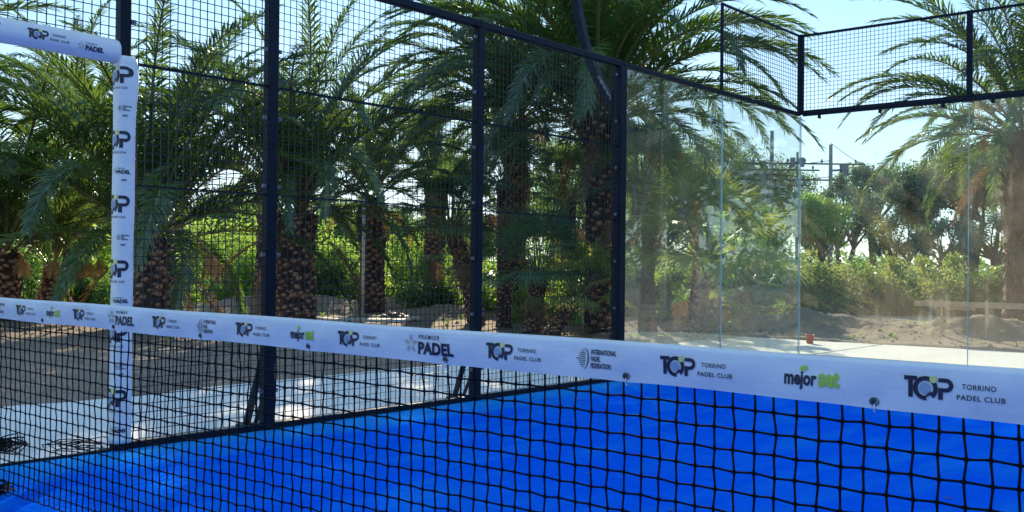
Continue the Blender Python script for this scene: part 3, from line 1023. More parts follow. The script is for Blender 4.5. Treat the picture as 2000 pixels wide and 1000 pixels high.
def beam_c(y): return 2.268+0.004*math.sin(y*4)


def beam_g(y): return 1+0.02*math.sin(y*11)


ends = [(-0.945, .9), (-0.95, .6)]
for y in ys: mb.v += [(a*beam_g(y), y, beam_c(y)+b*beam_g(y)) for a, b in prb]
for yy, kk in ((.932, .93), (.940, .75), (.943, .4)): mb.v += [(a*kk, yy, beam_c(yy)+b*kk) for a, b in prb]
nP = len(prb); rows = 64
for i in range(rows-1):
    for j in range(nP):
        j2 = (j+1) % nP; mb.f.append((i*nP+j, (i+1)*nP+j, (i+1)*nP+j2, i*nP+j2)); mb.mi.append(0)
mb.f.append(tuple((rows-1)*nP+j for j in range(nP))); mb.mi.append(0)
mb.f.append(tuple(range(nP))); mb.mi.append(0)
BS = obj('sleeve', mb.mesh('beam_sleeve', MT['vinyl'], True), BEAM)


def on_beam(s, t, lift):
    x, z = wrap_point(prb, t); x2, z2 = wrap_point(prb, t, 0.0028+lift); g = beam_g(s)
    return (x*g+(x2-x), s, beam_c(s)+z*g+(z2-z))


for y0 in (-0.68, -0.14, 0.405):
    P = Print(); logo_top(P, y0, -0.024, 0.112, h=0.050); P.bake('club_logo', on_beam, BS, 0.03)
for y0 in (-0.42, 0.12, 0.70):
    P = Print(); logo_premier(P, y0-.02, -0.035, 0.15) if y0 != .12 else logo_ipf(P, y0+.02, -0.025, 0.13)
    P.bake('tour_logo', on_beam, BS, 0.03)

# ------------------------------------------------------------------ palms
def rotm(ax, an): return Matrix.Rotation(an, 3, ax)


def frond_mesh(name, th0, bend, seed, m, L_=4.0, nl=122, leaf=0.43, twist=0.25):
    rg = random.Random(seed)
    ns = 22; pts = []; tan = []; p = Vector((0, 0, 0)); side = rg.uniform(-.25, .25)
    for i in range(ns+1):
        t = i/ns; a = th0-bend*(t**1.35); yaw = side*t*t
        d = Vector((math.cos(a)*math.cos(yaw), math.cos(a)*math.sin(yaw), math.sin(a)))
        pts.append(p.copy()); tan.append(d); p = p+d*(L_/ns)
    mb = MB()
    # rachis: flattened triangular rod
    k0 = []
    for i in range(0, ns+1, 2):
        t = i/ns; w = 0.032*(1-t)**0.8+0.004; h = w*0.55
        T = tan[i]; S = Vector((0, 0, 1)).cross(T).normalized(); Nn = T.cross(S)
        tw = twist*t*math.sin(seed); S, Nn = S*math.cos(tw)+Nn*math.sin(tw), Nn*math.cos(tw)-S*math.sin(tw)
        mb.v += [tuple(pts[i]+S*w), tuple(pts[i]+Nn*h), tuple(pts[i]-S*w), tuple(pts[i]-Nn*h*.8)]
        k0.append(len(mb.v)-4)
    for a, b in zip(k0, k0[1:]):
        for j in range(4): mb.f.append((a+j, a+(j+1) % 4, b+(j+1) % 4, b+j)); mb.mi.append(1)
    for s in (-1, 1):
        for q in range(nl):
            t = 0.13+0.87*(q+rg.uniform(-.2, .2))/nl; t = min(.999, max(.10, t))
            fi = t*ns; i = min(ns-1, int(fi)); fr = fi-i
            P0 = pts[i].lerp(pts[i+1], fr); T = tan[i].lerp(tan[i+1], fr).normalized()
            S = Vector((0, 0, 1)).cross(T).normalized(); Nn = T.cross(S)
            tw = twist*t*math.sin(seed); S, Nn = S*math.cos(tw)+Nn*math.sin(tw), Nn*math.cos(tw)-S*math.sin(tw)
            al = R(64-36*t+rg.uniform(-10, 10)) if rg.random() > .05 else R(20); be = R(rg.choice((12, 26, 40))+rg.uniform(-6, 6))
            pr = (t/0.3)**0.6 if t < 0.3 else (1 if t < .6 else 1-0.62*((t-.6)/.4)**1.3)
            ll = leaf*pr*rg.uniform(.86, 1.1)
            d = (T*math.cos(al)+(S*s*math.cos(be)+Nn*math.sin(be))*math.sin(al)).normalized()
            dr = Vector((0, 0, -1))*ll*rg.uniform(.10, .38)
            W = T.cross(d).cross(d).normalized()*(0.0130*(.7+.3*pr))
            W = (W+Nn*rg.uniform(-.006, .006))
            m1 = P0+d*ll*.5+dr*.25; m2 = P0+d*ll+dr
            o = len(mb.v)
            mb.v += [tuple(P0-W*.6), tuple(P0+W*.6), tuple(m1+W), tuple(m1-W), tuple(m2)]
            mb.f += [(o, o+1, o+2, o+3), (o+3, o+2, o+4)]; mb.mi += [0, 0]
    return mb.mesh(name, [m, MT['rachis']])


MT['rachis'] = leaf_mat('palm_rachis', (0.09, 0.10, 0.035), (0.20, 0.18, 0.07), 0.05, (0.2, 0.2, 0.05), 0.12, 0.3)
FR_M = {}
for cat, th, bd, m in (('up', 80, 70, 'date'), ('high', 68, 84, 'date'), ('mid', 46, 95, 'date'), ('low', 20, 85, 'date'), ('hang', -8, 68, 'date'), ('dry', -35, 48, 'dead'), ('yel', 0, 70, 'date_yellow')):
    FR_M[cat] = [frond_mesh('frond', R(th+d1), R(bd+d2), 11+i*7, MT[m]) for i, (d1, d2) in enumerate(((0, 0), (-7, 12), (7, -10)))]


def fan_leaf_mesh(name, m, seed, pet=0.75, rad=0.52, nseg=30, spread=215, droop=0.25, th0=0.6):
    """petiole plus a pleated fan of pointed segments; starts at the origin, leans out along +X"""
    rg = random.Random(seed); mb = MB(); pts = []; p = Vector((0, 0, 0)); a = th0
    for i in range(7):
        pts.append(p.copy()); a = th0-0.5*droop*(i/6)*2; p = p+Vector((math.cos(a), 0, math.sin(a)))*pet/6
    mb.m = 1; mb.tube(pts, [0.013-.001*i for i in range(7)], 4, cap=False); mb.m = 0
    c = pts[-1]; T = Vector((math.cos(a), 0, math.sin(a))); S = Vector((0, 1, 0)); Nn = T.cross(S)*-1
    tilt = rg.uniform(0.3, 0.8); T = (T*math.cos(tilt)-Nn*math.sin(tilt)*-1*(-1)).normalized() if False else (rotm('Y', tilt*0.3) @ T)
    Nn = S.cross(T)*-1
    for i in range(nseg):
        f = (i+.5)/nseg; an = R(-spread/2+spread*f+rg.uniform(-2, 2))
        ll = rad*(0.86+.14*math.cos(an))*rg.uniform(.9, 1.06)
        d = (T*math.cos(an)+S*math.sin(an)).normalized()
        w = T*-math.sin(an)+S*math.cos(an)
        wd = R(spread/nseg)*ll*0.45*0.50
        cup = Nn*(-0.10*ll*abs(math.sin(an)))
        m1 = c+d*ll*.45+cup*.4; m2 = c+d*ll+cup+Vector((0, 0, -1))*ll*rg.uniform(.05, .28)
        ridge = Nn*wd*.35
        o = len(mb.v)
        mb.v += [tuple(c), tuple(m1-w*wd), tuple(m1+ridge), tuple(m1+w*wd), tuple(m2)]
        mb.f += [(o, o+1, o+2), (o, o+2, o+3), (o+1, o+4, o+2), (o+2, o+4, o+3)]; mb.mi += [0]*4
    return mb.mesh(name, [MT[m], MT['rachis']])


FAN_M = {}
for m in ('fan', 'fan_light', 'dead'):
    FAN_M[m] = [fan_leaf_mesh('fan_leaf', m, 5+i, th0=R(t), droop=dr) for i, (t, dr) in enumerate(((84, .08), (66, .25), (46, .4), (22, .55), (-30, .5)))]


def trunk_part(par, prof, lean=(0, 0), m='trunk', n=18, stub=None, nstub=0, seed=0, name='trunk'):
    """prof: list of (z, r). stub = size of the cut leaf bases"""
    rg = random.Random(seed); mb = MB(); zt = prof[-1][0]

    def rad(z):
        for (z0, r0), (z1, r1) in zip(prof, prof[1:]):
            if z <= z1: return r0+(r1-r0)*(z-z0)/(z1-z0)
        return prof[-1][1]

    def cen(z):
        t = max(0, z/zt); return lean[0]*t**1.2, lean[1]*t**1.2
    rows = max(10, int(zt/0.09))
    for i in range(rows+1):
        z = -0.25+(zt+0.25)*i/rows; r = rad(z)*(1+0.04*(i % 2)); cx, cy = cen(max(0, z))
        for j in range(n):
            a = 2*PI*j/n+(PI/n)*(i % 2); q = r*(.90 if stub else 1)*(1+rg.uniform(-.05, .05)); mb.v.append((cx+q*math.cos(a), cy+q*math.sin(a), z))
    for i in range(rows):
        for j in range(n):
            j2 = (j+1) % n; mb.f.append((i*n+j, i*n+j2, (i+1)*n+j2, (i+1)*n+j)); mb.mi.append(0)
    mb.f.append(tuple(rows*n+j for j in range(n))); mb.mi.append(0)
    tr = obj(name, mb.mesh('trunk', MT['core' if stub else m]), par)
    if stub:
        # cut leaf bases in a rising spiral
        me = []
        for v in range(5):
            b = MB(); w, h, d = stub*.5, stub*.55, stub*rg.uniform(.22, .42)
            b.add([(-.02, -w, -h*.2), (-.02, w, -h*.2), (-.02, w*.55, h*1.5), (-.02, -w*.55, h*1.5), (-.02, 0, -h*.75),
                   (d, -w*rg.uniform(.4, .75), h*.55), (d*rg.uniform(.75, 1.1), w*rg.uniform(.4, .75), h*.55), (d*.95, w*.42, h*rg.uniform(.9, 1.3)), (d*rg.uniform(.8, 1.1), -w*.42, h*rg.uniform(.9, 1.4)), (d*.8, 0, h*.2)],
                  [(5, 9, 6, 7, 8), (0, 5, 8, 3), (1, 2, 7, 6), (3, 8, 7, 2), (0, 4, 9, 5), (4, 1, 6, 9)])
            b.v = [(p_[0], p_[1]*1.5, p_[2]*.95) for p_ in b.v]; b.mi[0] = 1; me.append(b.mesh('leaf_base', [MT['trunk'], MT['cut']]))
        tot = zt*2*PI*rad(zt*.5)/(stub*stub*0.92)
        cnt = int(min(290, tot)); g = PI*(3-math.sqrt(5))
        for k in range(cnt):
            z = 0.02+(zt-.02)*k/cnt; a = k*g; r = rad(z)*.89; cx, cy = cen(z); a += rg.uniform(-.07, .07); z += rg.uniform(-.02, .02)
            if rg.random() < .06: continue
            o = obj('leaf_base', me[rg.randrange(5)], par, loc=(cx+(r-.01)*math.cos(a), cy+(r-.01)*math.sin(a), z))
            o.rotation_euler = (rg.uniform(-.3, .3), rg.uniform(-.3, .2), a); s_ = rg.uniform(.7, 1.2); o.scale = (s_*rg.uniform(.7, 1.25), s_, s_)
    elif m == 'trunk' and prof[0][1] > .3:
        fb = MB()   # loose fibre and old leaf bases
        for k in range(260):
            z = rg.uniform(0, zt-.15); a = rg.uniform(0, 6.28); r = rad(z)*.98; cx, cy = cen(z); w = rg.uniform(.02, .06); h_ = rg.uniform(.08, .22)
            ca, sa = math.cos(a), math.sin(a)
            fb.add([(cx+r*ca-w*-sa, cy+r*sa-w*ca, z), (cx+r*ca+w*-sa, cy+r*sa+w*ca, z), (cx+(r+.05)*ca, cy+(r+.05)*sa, z+h_), (cx+(r*.9)*ca, cy+(r*.9)*sa, z+h_*.5)], [(0, 1, 2), (0, 2, 3), (1, 3, 2)])
        obj('fibre', fb.mesh('fibre', MT['trunk']), par)
    return cen(zt), zt


def fruit_bunch(par, loc, rz, seed=1, s=1.0, m='fruit'):
    rg = random.Random(seed)
    mb = MB(); mb.m = 1
    arc = [Vector((0.9*t*s, 0, (0.55*t-0.9*t*t)*s)) for t in (0, .25, .5, .75, 1)]
    mb.tube(arc, 0.022*s, 5)
    e = arc[-1]
    for k in range(46):
        a = rg.uniform(0, 6.28); o = rg.uniform(.05, .24)*s; l_ = rg.uniform(.25, .5)*s
        p1 = e+Vector((o*.6*math.cos(a), o*.6*math.sin(a), -l_*.3)); p2 = e+Vector((o*math.cos(a), o*math.sin(a), -l_))
        mb.m = 1; mb.tube([e, p1, p2], 0.003*s, 3, cap=False); mb.m = 0
        for q in range(7):
            c = p1.lerp(p2, q/6)+Vector((rg.uniform(-.02, .02), rg.uniform(-.02, .02), 0)); r = 0.012*s
            mb.add([tuple(c+Vector(v)*r) for v in ((1, 0, 0), (-1, 0, 0), (0, 1, 0), (0, -1, 0), (0, 0, 1.5), (0, 0, -1.5))],
                   [(0, 2, 4), (2, 1, 4), (1, 3, 4), (3, 0, 4), (2, 0, 5), (1, 2, 5), (3, 1, 5), (0, 3, 5)])
    o = obj('fruit_bunch', mb.mesh('fruit_bunch', [MT[m], MT['tan' if m == 'tan' else 'stalk']]), par, loc=loc)
    o.rotation_euler = (0, 0, rz)


def date_palm(label, u, d, prof, L_, counts, lean=(0, 0), stub=.13, seed=1, fruit=(), name='date_palm', xs=1.0, azs=None, group='date palms beyond the fence'):
    x, y = spot(u, d); z0 = float(ground_z(x, y))
    t = thing(name, label, 'palm tree', (x, y, z0), group)
    (cx, cy), zt = trunk_part(t, prof, lean, stub=stub, seed=seed)
    rg = random.Random(seed*31); g = PI*(3-math.sqrt(5)); k = rg.uniform(0, 6)
    rt = prof[-1][1]
    for cat, n in counts:
        for q in range(n):
            k += g; a = k+rg.uniform(-.15, .15)
            hh = {'up': .30, 'high': .18, 'mid': .05, 'low': -.08, 'hang': -.18, 'dry': -.3, 'yel': -.22}[cat]
            rr_ = rt*{'up': .2, 'high': .45, 'mid': .7, 'low': .85, 'hang': .95, 'dry': 1, 'yel': .95}[cat]
            o = obj('frond', rg.choice(FR_M[cat]), t, loc=(cx+rr_*math.cos(a), cy+rr_*math.sin(a), zt+hh))
            o.rotation_euler = (rg.uniform(-.25, .25), rg.uniform(-.12, .12), a)
            s_ = L_/4.0*rg.uniform(.86, 1.08)*{'up': 1, 'high': 1, 'mid': .92, 'low': .78, 'hang': .55, 'dry': .45, 'yel': .6}[cat]; o.scale = (s_*xs, s_*xs, s_)
    for i, (az, fs) in enumerate(fruit):
        fruit_bunch(t, (cx+rt*.5*math.cos(az), cy+rt*.5*math.sin(az), zt+(.42 if len(fruit) > 4 else .1)), az, seed+i, fs, 'tan' if len(fruit) > 4 or seed == 3 else 'fruit')
    return t


def fan_palm(label, u, d, zt, r0, lean_u, n, scale, m='fan', seed=1, deadn=8, group='fan palms beyond the fence', stub=1):
    x, y = spot(u, d); z0 = float(ground_z(x, y))
    t = thing('fan_palm', label, 'palm tree', (x, y, z0), group)
    lx, ly = RT.x*lean_u, RT.y*lean_u
    prof = [(0, r0*1.15), (zt*.3, r0), (zt*.8, r0*1.05), (zt, r0*1.2)]
    (cx, cy), zt = trunk_part(t, prof, (lx, ly), seed=seed, n=12, stub=(.09 if r0 > .15 else .07) if stub else None)
    rg = random.Random(seed*17); g = PI*(3-math.sqrt(5)); k = rg.uniform(0, 6)
    for q in range(n):
        k += g; f = q/n; idx = min(3, int(f*4.2)); fl = FAN_M[m][idx]
        o = obj('fan_leaf', fl, t, loc=(cx+r0*.6*math.cos(k), cy+r0*.6*math.sin(k), zt+.08-.14*f))
        o.rotation_euler = (rg.uniform(-.35, .35), rg.uniform(-.15, .15), k); s_ = scale*rg.uniform(.85, 1.12); o.scale = (s_, s_, s_)
    for q in range(deadn):
        k += g
        o = obj('fan_leaf', FAN_M['dead'][4], t, loc=(cx+r0*math.cos(k), cy+r0*math.sin(k), zt-.12))
        o.rotation_euler = (rg.uniform(-.3, .3), rg.uniform(0, .5), k); s_ = scale*rg.uniform(.6, .8); o.scale = (s_, s_, s_)
    return t


FULL = [('up', 10), ('high', 20), ('mid', 22), ('low', 12), ('hang', 3)]
date_palm('stout date palm behind the white padded post, broad trunk of cut leaf bases', 288, 16.5, [(0, .60), (.5, .56), (1.1, .46), (1.45, .40)], 4.5,
          [('up', 9), ('high', 22), ('mid', 18), ('low', 6), ('dry', 3)], stub=.135, seed=3, fruit=[(R(38), 0.95), (R(20), .7)])
date_palm('date palm with tall dark patterned trunk just right of the first full fence post', 578, 17.4, [(0, .40), (.5, .36), (1.5, .34), (1.9, .40)], 4.1,
          [('up', 9), ('high', 23), ('mid', 16), ('low', 4), ('dry', 3)], stub=.12, seed=5, xs=.92)
date_palm('date palm with bulging trunk behind the thin white pipe', 727, 22, [(0, .32), (1.0, .28), (1.35, .29), (1.9, .40), (2.25, .33), (2.45, .24)], 3.2,
          [('up', 6), ('high', 12), ('mid', 14), ('low', 4), ('yel', 5)], stub=.11, seed=8)
date_palm('tall date palm with reddish lower trunk right of the second fence post', 1003, 20.3, [(0, .34), (1.1, .33), (1.2, .26), (3.4, .24), (4.0, .30)], 4.0,
          [('up', 10), ('high', 20), ('mid', 26), ('low', 16), ('hang', 4), ('dry', 3)], stub=.12, seed=12, fruit=[(R(-20), .9)])
date_palm('tallest date palm, dark trunk beside the post where the glass begins', 1168, 17.0, [(0, .24), (1.5, .22), (2.6, .24), (3.6, .34)], 4.5,
          [('up', 14), ('high', 26), ('mid', 30), ('low', 20), ('hang', 4), ('dry', 2)], stub=.11, seed=15, fruit=[(R(70), 1.2), (R(35), 1.1)])
date_palm('date palm with thick fibrous trunk at the far right edge behind the glass', 2004, 16.9, [(0, .34), (1.6, .33), (2.4, .42), (2.9, .48), (3.25, .40)], 3.7,
          [('up', 8), ('high', 16), ('mid', 20), ('low', 18), ('hang', 5), ('dry', 2)], stub=None, seed=21, fruit=[(R(200), .5)])
date_palm('date palm at the far left edge, dark trunk leaning out of the picture', 8, 18, [(0, .33), (.7, .30), (1.2, .28)], 4.3, [('up', 8), ('high', 16), ('mid', 12), ('low', 2)], stub=.12, seed=24)
date_palm('small date palm with squat trunk under a skirt of drooping tan fruit stalks', 107, 18.6, [(0, .42), (.3, .38), (.62, .20), (.95, .20)], 2.5,
          [('up', 7), ('high', 12), ('mid', 10)], stub=.10, seed=27,
          fruit=[(R(-160+i*45), .72) for i in range(8)])
date_palm('date palm further back whose trunk hides behind the first full fence post', 521, 22.5, [(0, .28), (1.6, .22), (2.9, .28)], 2.3, [('up', 6), ('high', 9), ('mid', 8)], stub=.12, seed=31)
date_palm('date palm whose crown fills the gap behind the fan palms', 850, 25, [(0, .30), (2, .27), (2.8, .32)], 3.3, [('up', 6), ('high', 12), ('mid', 12), ('low', 4)], stub=.12, seed=35)
date_palm('date palm standing back on the left, crown above the doorway', 150, 23, [(0, .34), (2, .30), (3.3, .34)], 3.9, [('up', 7), ('high', 12), ('mid', 10), ('low', 2)], stub=.13, seed=41)
date_palm('date palm beyond the left edge of the picture', -300, 16.5, [(0, .4), (1.2, .34), (2.7, .38)], 4.4, [('up', 8), ('high', 14), ('mid', 12), ('low', 3)], stub=.14, seed=44)
fan_palm('fan palm with leaning dark trunk left of the second fence post', 932, 19.0, 1.75, .16, -.46, 40, 1.15, 'fan', 2, 6)
fan_palm('upright fan palm in front of the reddish date palm trunk', 1040, 16.6, .95, .15, .12, 44, .95, 'fan', 3, 3)
fan_palm('low fan palm with short trunk leaning right towards the glass post', 1078, 16.2, .62, .13, .42, 30, .80, 'fan_light', 4, 2)
fan_palm('slim tall fan palm with pinkish trunk just inside the glass', 1266, 16.7, 2.35, .14, -.12, 36, 1.05, 'fan', 5, 5, stub=0)
fan_palm('pale green fan palm with dark leaning trunk behind the side glass', 1357, 15.6, 1.22, .15, .16, 46, 1.2, 'fan_light', 6, 4)
fan_palm('small fan palm on a short tilted trunk beside the loose planks', 1438, 20.5, .62, .16, .18, 34, .85, 'fan', 7, 2)
fan_palm('seedling fan palm at the foot of the pale fan palm', 1388, 15.9, .10, .07, 0, 14, .50, 'fan_light', 8, 0)
fan_palm('fan palm high behind the reddish date palm, crown only', 1110, 21, 2.4, .15, 0, 38, 1.1, 'fan', 9, 6)
fan_palm('fan palm behind, left of the glass post, bluish crown', 985, 18.2, 2.55, .14, 0, 36, .9, 'fan', 10, 8)

# faded orange paint on the slim trunk
x, y = spot(1270, 16.5)
mb = MB(); mb.tube([(0, 0, -.05), (0.01, 0.0, .16), (.0, 0.01, .34)], [.05, .045, .03], 8)
obj('marker_stake', mb.mesh('marker_stake', MT['orange']), None, None, 'short faded orange marker stake at the foot of the slim trunk', 'stake', None, (x+.12, y-.1, float(ground_z(x, y))))

# the palms go on to the right of the picture
for i, (x, y, zt_) in enumerate(((5.5, 16.5, 2.4), (9, 18.5, 3.0), (13.5, 16, 2.2), (15.5, 10.5, 2.8), (11, 24, 3.2), (5.5, 24, 3.0), (17, 4, 2.4))):
    rx, fx = (Vector((x, y, 0))-CAM).dot(RT), (Vector((x, y, 0))-CAM).dot(Vector((FW.x, FW.y, 0)).normalized())
    date_palm(['date palm beyond the right edge, nearest the court end', 'date palm beyond the right edge, second along the end wall', 'date palm off the far right corner of the court', 'date palm right of the court beside the side fence', 'date palm far beyond the end wall on the right', 'date palm just outside the right edge, well behind the hedge', 'date palm level with the net on the far right side'][i], 1000+FOC*rx/fx, fx, [(0, .36), (zt_*.6, .32), (zt_, .36)], 3.8, FULL, stub=.14, seed=60+i, group='palms right of the picture')

# ------------------------------------------------------------------ bushes and trees
def leaves(rg, centers, radii, n, size, aspect=.45, droop=0.0):
    """n leaf quads gathered round clump centres"""
    k = rg.randint(0, len(centers), n); c = centers[k]; rad = radii[k][:, None]
    dr = rg.normal(0, 1, (n, 3)); dr /= np.linalg.norm(dr, axis=1)[:, None]
    p = c+dr*rad*(rg.rand(n, 1)**0.45)
    a = rg.normal(0, 1, (n, 3)); a[:, 2] -= droop; a /= np.linalg.norm(a, axis=1)[:, None]
    b = np.cross(a, rg.normal(0, 1, (n, 3))); b /= np.linalg.norm(b, axis=1)[:, None]
    s = size*rg.uniform(.6, 1.3, (n, 1))
    return np.stack([p-a*s, p+b*s*aspect-a*s*.1, p+a*s, p-b*s*aspect-a*s*.1], 1)


def shrub(label, u, d, w, h, n=4200, m='shrub', size=.055, seed=1, depth=None, nc=46, group='bushes beyond the palms', name='shrub', z0=0.0, droop=0):
    rg = np.random.RandomState(seed); x, y = spot(u, d)
    q = rg.normal(0, 1, (nc, 3)); q /= np.linalg.norm(q, axis=1)[:, None]; q *= rg.uniform(.35, 1, (nc, 1))
    q[:, 2] = np.abs(q[:, 2])
    dp = depth or w*.8
    ct = np.stack([q[:, 0]*w/2*RT.x+q[:, 1]*dp/2*FW.x, q[:, 0]*w/2*RT.y+q[:, 1]*dp/2*FW.y, z0+q[:, 2]*h*1.06], 1)
    rd = rg.uniform(.10, .22, nc)*min(w, h*1.4)
    V = leaves(rg, ct, rd, n, size, droop=droop); V[:, :, 2] = np.maximum(V[:, :, 2], 0.01)
    t = thing(name, label, 'bush', (x, y, float(ground_z(x, y)) if d < 28 else -.16), group)
    obj('foliage', quads_mesh('foliage', V, MT[m]), t)
    mb = MB(); r2_ = random.Random(seed)
    for k in range(9):
        c = ct[r2_.randrange(nc)]
        mb.tube([(c[0]*.1, c[1]*.1, -.05), (c[0]*.45, c[1]*.45, c[2]*.5), tuple(c)], [.03, .018, .007], 4, cap=False)
    obj('stem', mb.mesh('stems', MT['bark']), t)
    return t


shrub('bright feathery bush lit from behind, right of the stout palm', 430, 27, 4.6, 2.1, 9000, 'shrub', .07, 1)
shrub('bright bush between the stout palm and the first fence post', 505, 25, 2.8, 1.6, 6000, 'shrub', .06, 2)
shrub('yellow green bush right of the dark patterned palm trunk', 655, 26, 2.4, 2.1, 6500, 'shrub', .06, 3)
shrub('green bush low behind the dark patterned trunk', 640, 24.5, 2.8, 1.2, 5500, 'shrub_dark', .055, 4)
shrub('leafy bush right of the thin white pipe', 800, 26, 3.0, 1.8, 7000, 'shrub', .06, 5)
shrub('dark round bush in front of the fence post palms', 850, 23.5, 2.0, 1.2, 5500, 'shrub_dark', .05, 6)
shrub('bush with yellow lights left of the small squat palm', 60, 25, 3.5, 2.0, 6500, 'shrub_dark', .06, 7)
shrub('bright bush right of the small squat palm', 185, 24, 2.6, 1.7, 6500, 'shrub', .06, 8)
shrub('deep green bush low between the squat palm and padded post', 150, 22, 2.2, .9, 4500, 'shrub_dark', .05, 9)
shrub('bright green bush between two trunks just inside the glass', 1308, 18.5, 1.0, 1.15, 4800, 'shrub', .042, 10)
shrub('thin leafy bush right of the pale fan palm', 1400, 17.6, .7, 1.1, 2200, 'fan_light', .04, 11)
shrub('low bush beyond the reddish trunk', 960, 24, 2.0, 1.2, 4500, 'shrub', .055, 12)
shrub('green bush behind the upright fan palm', 1080, 23, 2.6, 1.6, 6000, 'shrub_dark', .055, 13)
shrub('green bush deep behind the slim trunk', 1240, 23, 2.4, 1.8, 6500, 'shrub_dark', .055, 14)
shrub('tall bright leafy sapling behind the pale fan palm', 1392, 18.8, 1.1, 2.3, 5200, 'shrub', .05, 19)
shrub('sunlit low bush between the short fan palm trunks', 1075, 19.5, 1.9, 1.0, 4500, 'shrub', .045, 17)
shrub('sunlit low bush right of the leaning trunk by the second fence post', 975, 22, 1.4, .8, 3500, 'shrub', .045, 18)
shrub('yellow topped weed clump on the soil heap', 1500, 19.5, 1.3, .42, 2400, 'shrub', .04, 15)
shrub('low weeds at the foot of the small tilted fan palm', 1420, 18.8, 1.0, .45, 2200, 'shrub', .035, 16)
for i, (u, d, w, h, m) in enumerate([(1570, 25, 3.6, 1.5, 'scrub'), (1660, 27, 3.8, 1.35, 'shrub_dark'), (1745, 25, 3.2, 1.30, 'scrub'), (1835, 26, 3.6, 1.35, 'scrub'), (1930, 25, 3.4, 1.4, 'shrub_dark'), (2040, 25, 3.6, 1.4, 'scrub'), (1480, 27, 3.6, 1.9, 'shrub_dark'), (1380, 28, 3.8, 2.0, 'shrub_dark')]):
    shrub(['scrubby hedge bush right of the glass corner seam', 'darker hedge bush, second right of the corner seam', 'dry yellowish hedge bush above the soil heaps', 'hedge bush above the left end of the long plank',
           'dark hedge bush left of the far right palm trunk', 'hedge bush behind the far right palm trunk', 'dark leafy bush behind the power pole boxes', 'dark bush behind the pale fan palm'][i], u, d, w, h, 7000, m, .055, 40+i, group='hedge bushes behind the end glass')


def tree(label, u, d, h, cw, ch, n=9000, m='euc', size=.16, seed=1, nc=40, name='tree', sparse=1.0, group='trees on the skyline', trunks=1, cz=None):
    rg = np.random.RandomState(seed); x, y = spot(u, d); r2_ = random.Random(seed)
    t = thing(name, label, 'tree', (x, y, -.16), group)
    q = rg.normal(0, 1, (nc, 3)); q /= np.linalg.norm(q, axis=1)[:, None]; q *= rg.uniform(.3, 1, (nc, 1))**.6
    zc_ = cz or (h-ch/2)
    ct = np.stack([q[:, 0]*cw/2, q[:, 1]*cw/2, zc_+q[:, 2]*ch/2*.85], 1)
    rd = rg.uniform(.13, .25, nc)*min(cw, ch)*sparse
    obj('crown', quads_mesh('crown', leaves(rg, ct, rd, int(n*2.2), size*.62, .4, .6), MT[m]), t)
    mb = MB()
    for s in range(trunks):
        ox, oy = (r2_.uniform(-.3, .3)*cw*.3, r2_.uniform(-.3, .3)*cw*.3) if trunks > 1 else (0, 0)
        fork = (ox+r2_.uniform(-.3, .3), oy+r2_.uniform(-.3, .3), (zc_-ch/2)*.8+.2)
        mb.tube([(ox*.4, oy*.4, -.2), (ox*.8, oy*.8, fork[2]*.5), fork], [.020*h+.05, .017*h+.04, .013*h+.03], 7)
        for k in range(14//trunks+3):
            c = ct[r2_.randrange(nc)]
            mid = tuple(fork[i]*.45+c[i]*.55+r2_.uniform(-.25, .25) for i in range(3))
            mb.tube([fork, mid, tuple(c)], [.011*h+.01, .006*h+.01, .012], 5, cap=False)
    obj('trunk', mb.mesh('trunk', MT['bark']), t)
    return t


tree('rounded dark tree on the skyline left of the far right palm', 1900, 42, 6.5, 4.6, 2.7, 11000, 'euc', .13, 1, 46, sparse=1.25, trunks=3)
tree('smaller dark tree joining the rounded one on its left', 1800, 40, 5.3, 2.7, 2.1, 6500, 'euc', .12, 2, 30, sparse=1.2, trunks=2)
tree('airy grey green tree behind the drooping palm frond', 1705, 48, 7.0, 2.8, 3.4, 3600, 'euc', .13, 3, 34, sparse=.85)
tree('thin grey tree right of the power pole with the transformer', 1745, 44, 4.1, 3.4, 2.4, 3000, 'scrub', .11, 4, 40, sparse=.8, trunks=3)
tree('sparse tree below the transformer', 1650, 44, 5.4, 2.6, 3.0, 3000, 'euc', .12, 5, 34, sparse=.8, trunks=2)
tree('sunlit yellowish tree between the power poles', 1590, 40, 4.6, 2.6, 3.0, 4200, 'shrub', .11, 6, 36, sparse=.9)
tree('dark tree behind the three power poles', 1520, 56, 7.0, 4.8, 4.4, 9500, 'euc', .13, 7, 44, sparse=1.0)
tree('tall dark tree behind the side glass', 1400, 54, 8.2, 5.8, 5.4, 13000, 'euc', .14, 8, 50, sparse=1.1)
tree('green tree low behind the pale fan palm', 1450, 34, 3.4, 3.4, 2.6, 7000, 'shrub_dark', .10, 9, 40)
tree('skyline tree beyond the far right trunk', 2060, 40, 5.2, 3.6, 3.2, 7500, 'euc', .13, 10, 40)
tree('grey bush tree low under the rounded tree', 1850, 36, 3.2, 2.4, 1.8, 2600, 'euc', .09, 11, 30, sparse=.9, trunks=3)
tree('leggy tree left of the far right trunk, low crown', 1940, 38, 3.6, 2.8, 1.8, 2600, 'euc', .09, 12, 32, sparse=.9, trunks=4)
tree('blue green tree far behind the left fence bay', 470, 48, 4.6, 7.0, 3.2, 11000, 'shrub_dark', .14, 13, 50, sparse=1.2)
tree('blue green tree far behind the second fence bay', 700, 48, 4.2, 6.0, 3.0, 10000, 'shrub_dark', .14, 14, 50, sparse=1.2)
tree('distant tree behind the leaning fan palm trunk', 880, 46, 3.8, 5.0, 2.6, 8000, 'shrub_dark', .13, 15, 46, sparse=1.2)
tree('dark tree behind the tallest palm', 1130, 40, 5.4, 5.6, 4.2, 10000, 'shrub_dark', .13, 16, 50, sparse=1.2)
tree('tree behind the slim fan palm inside the glass', 1270, 38, 5.8, 4.8, 4.4, 9500, 'shrub_dark', .13, 17, 48, sparse=1.1)
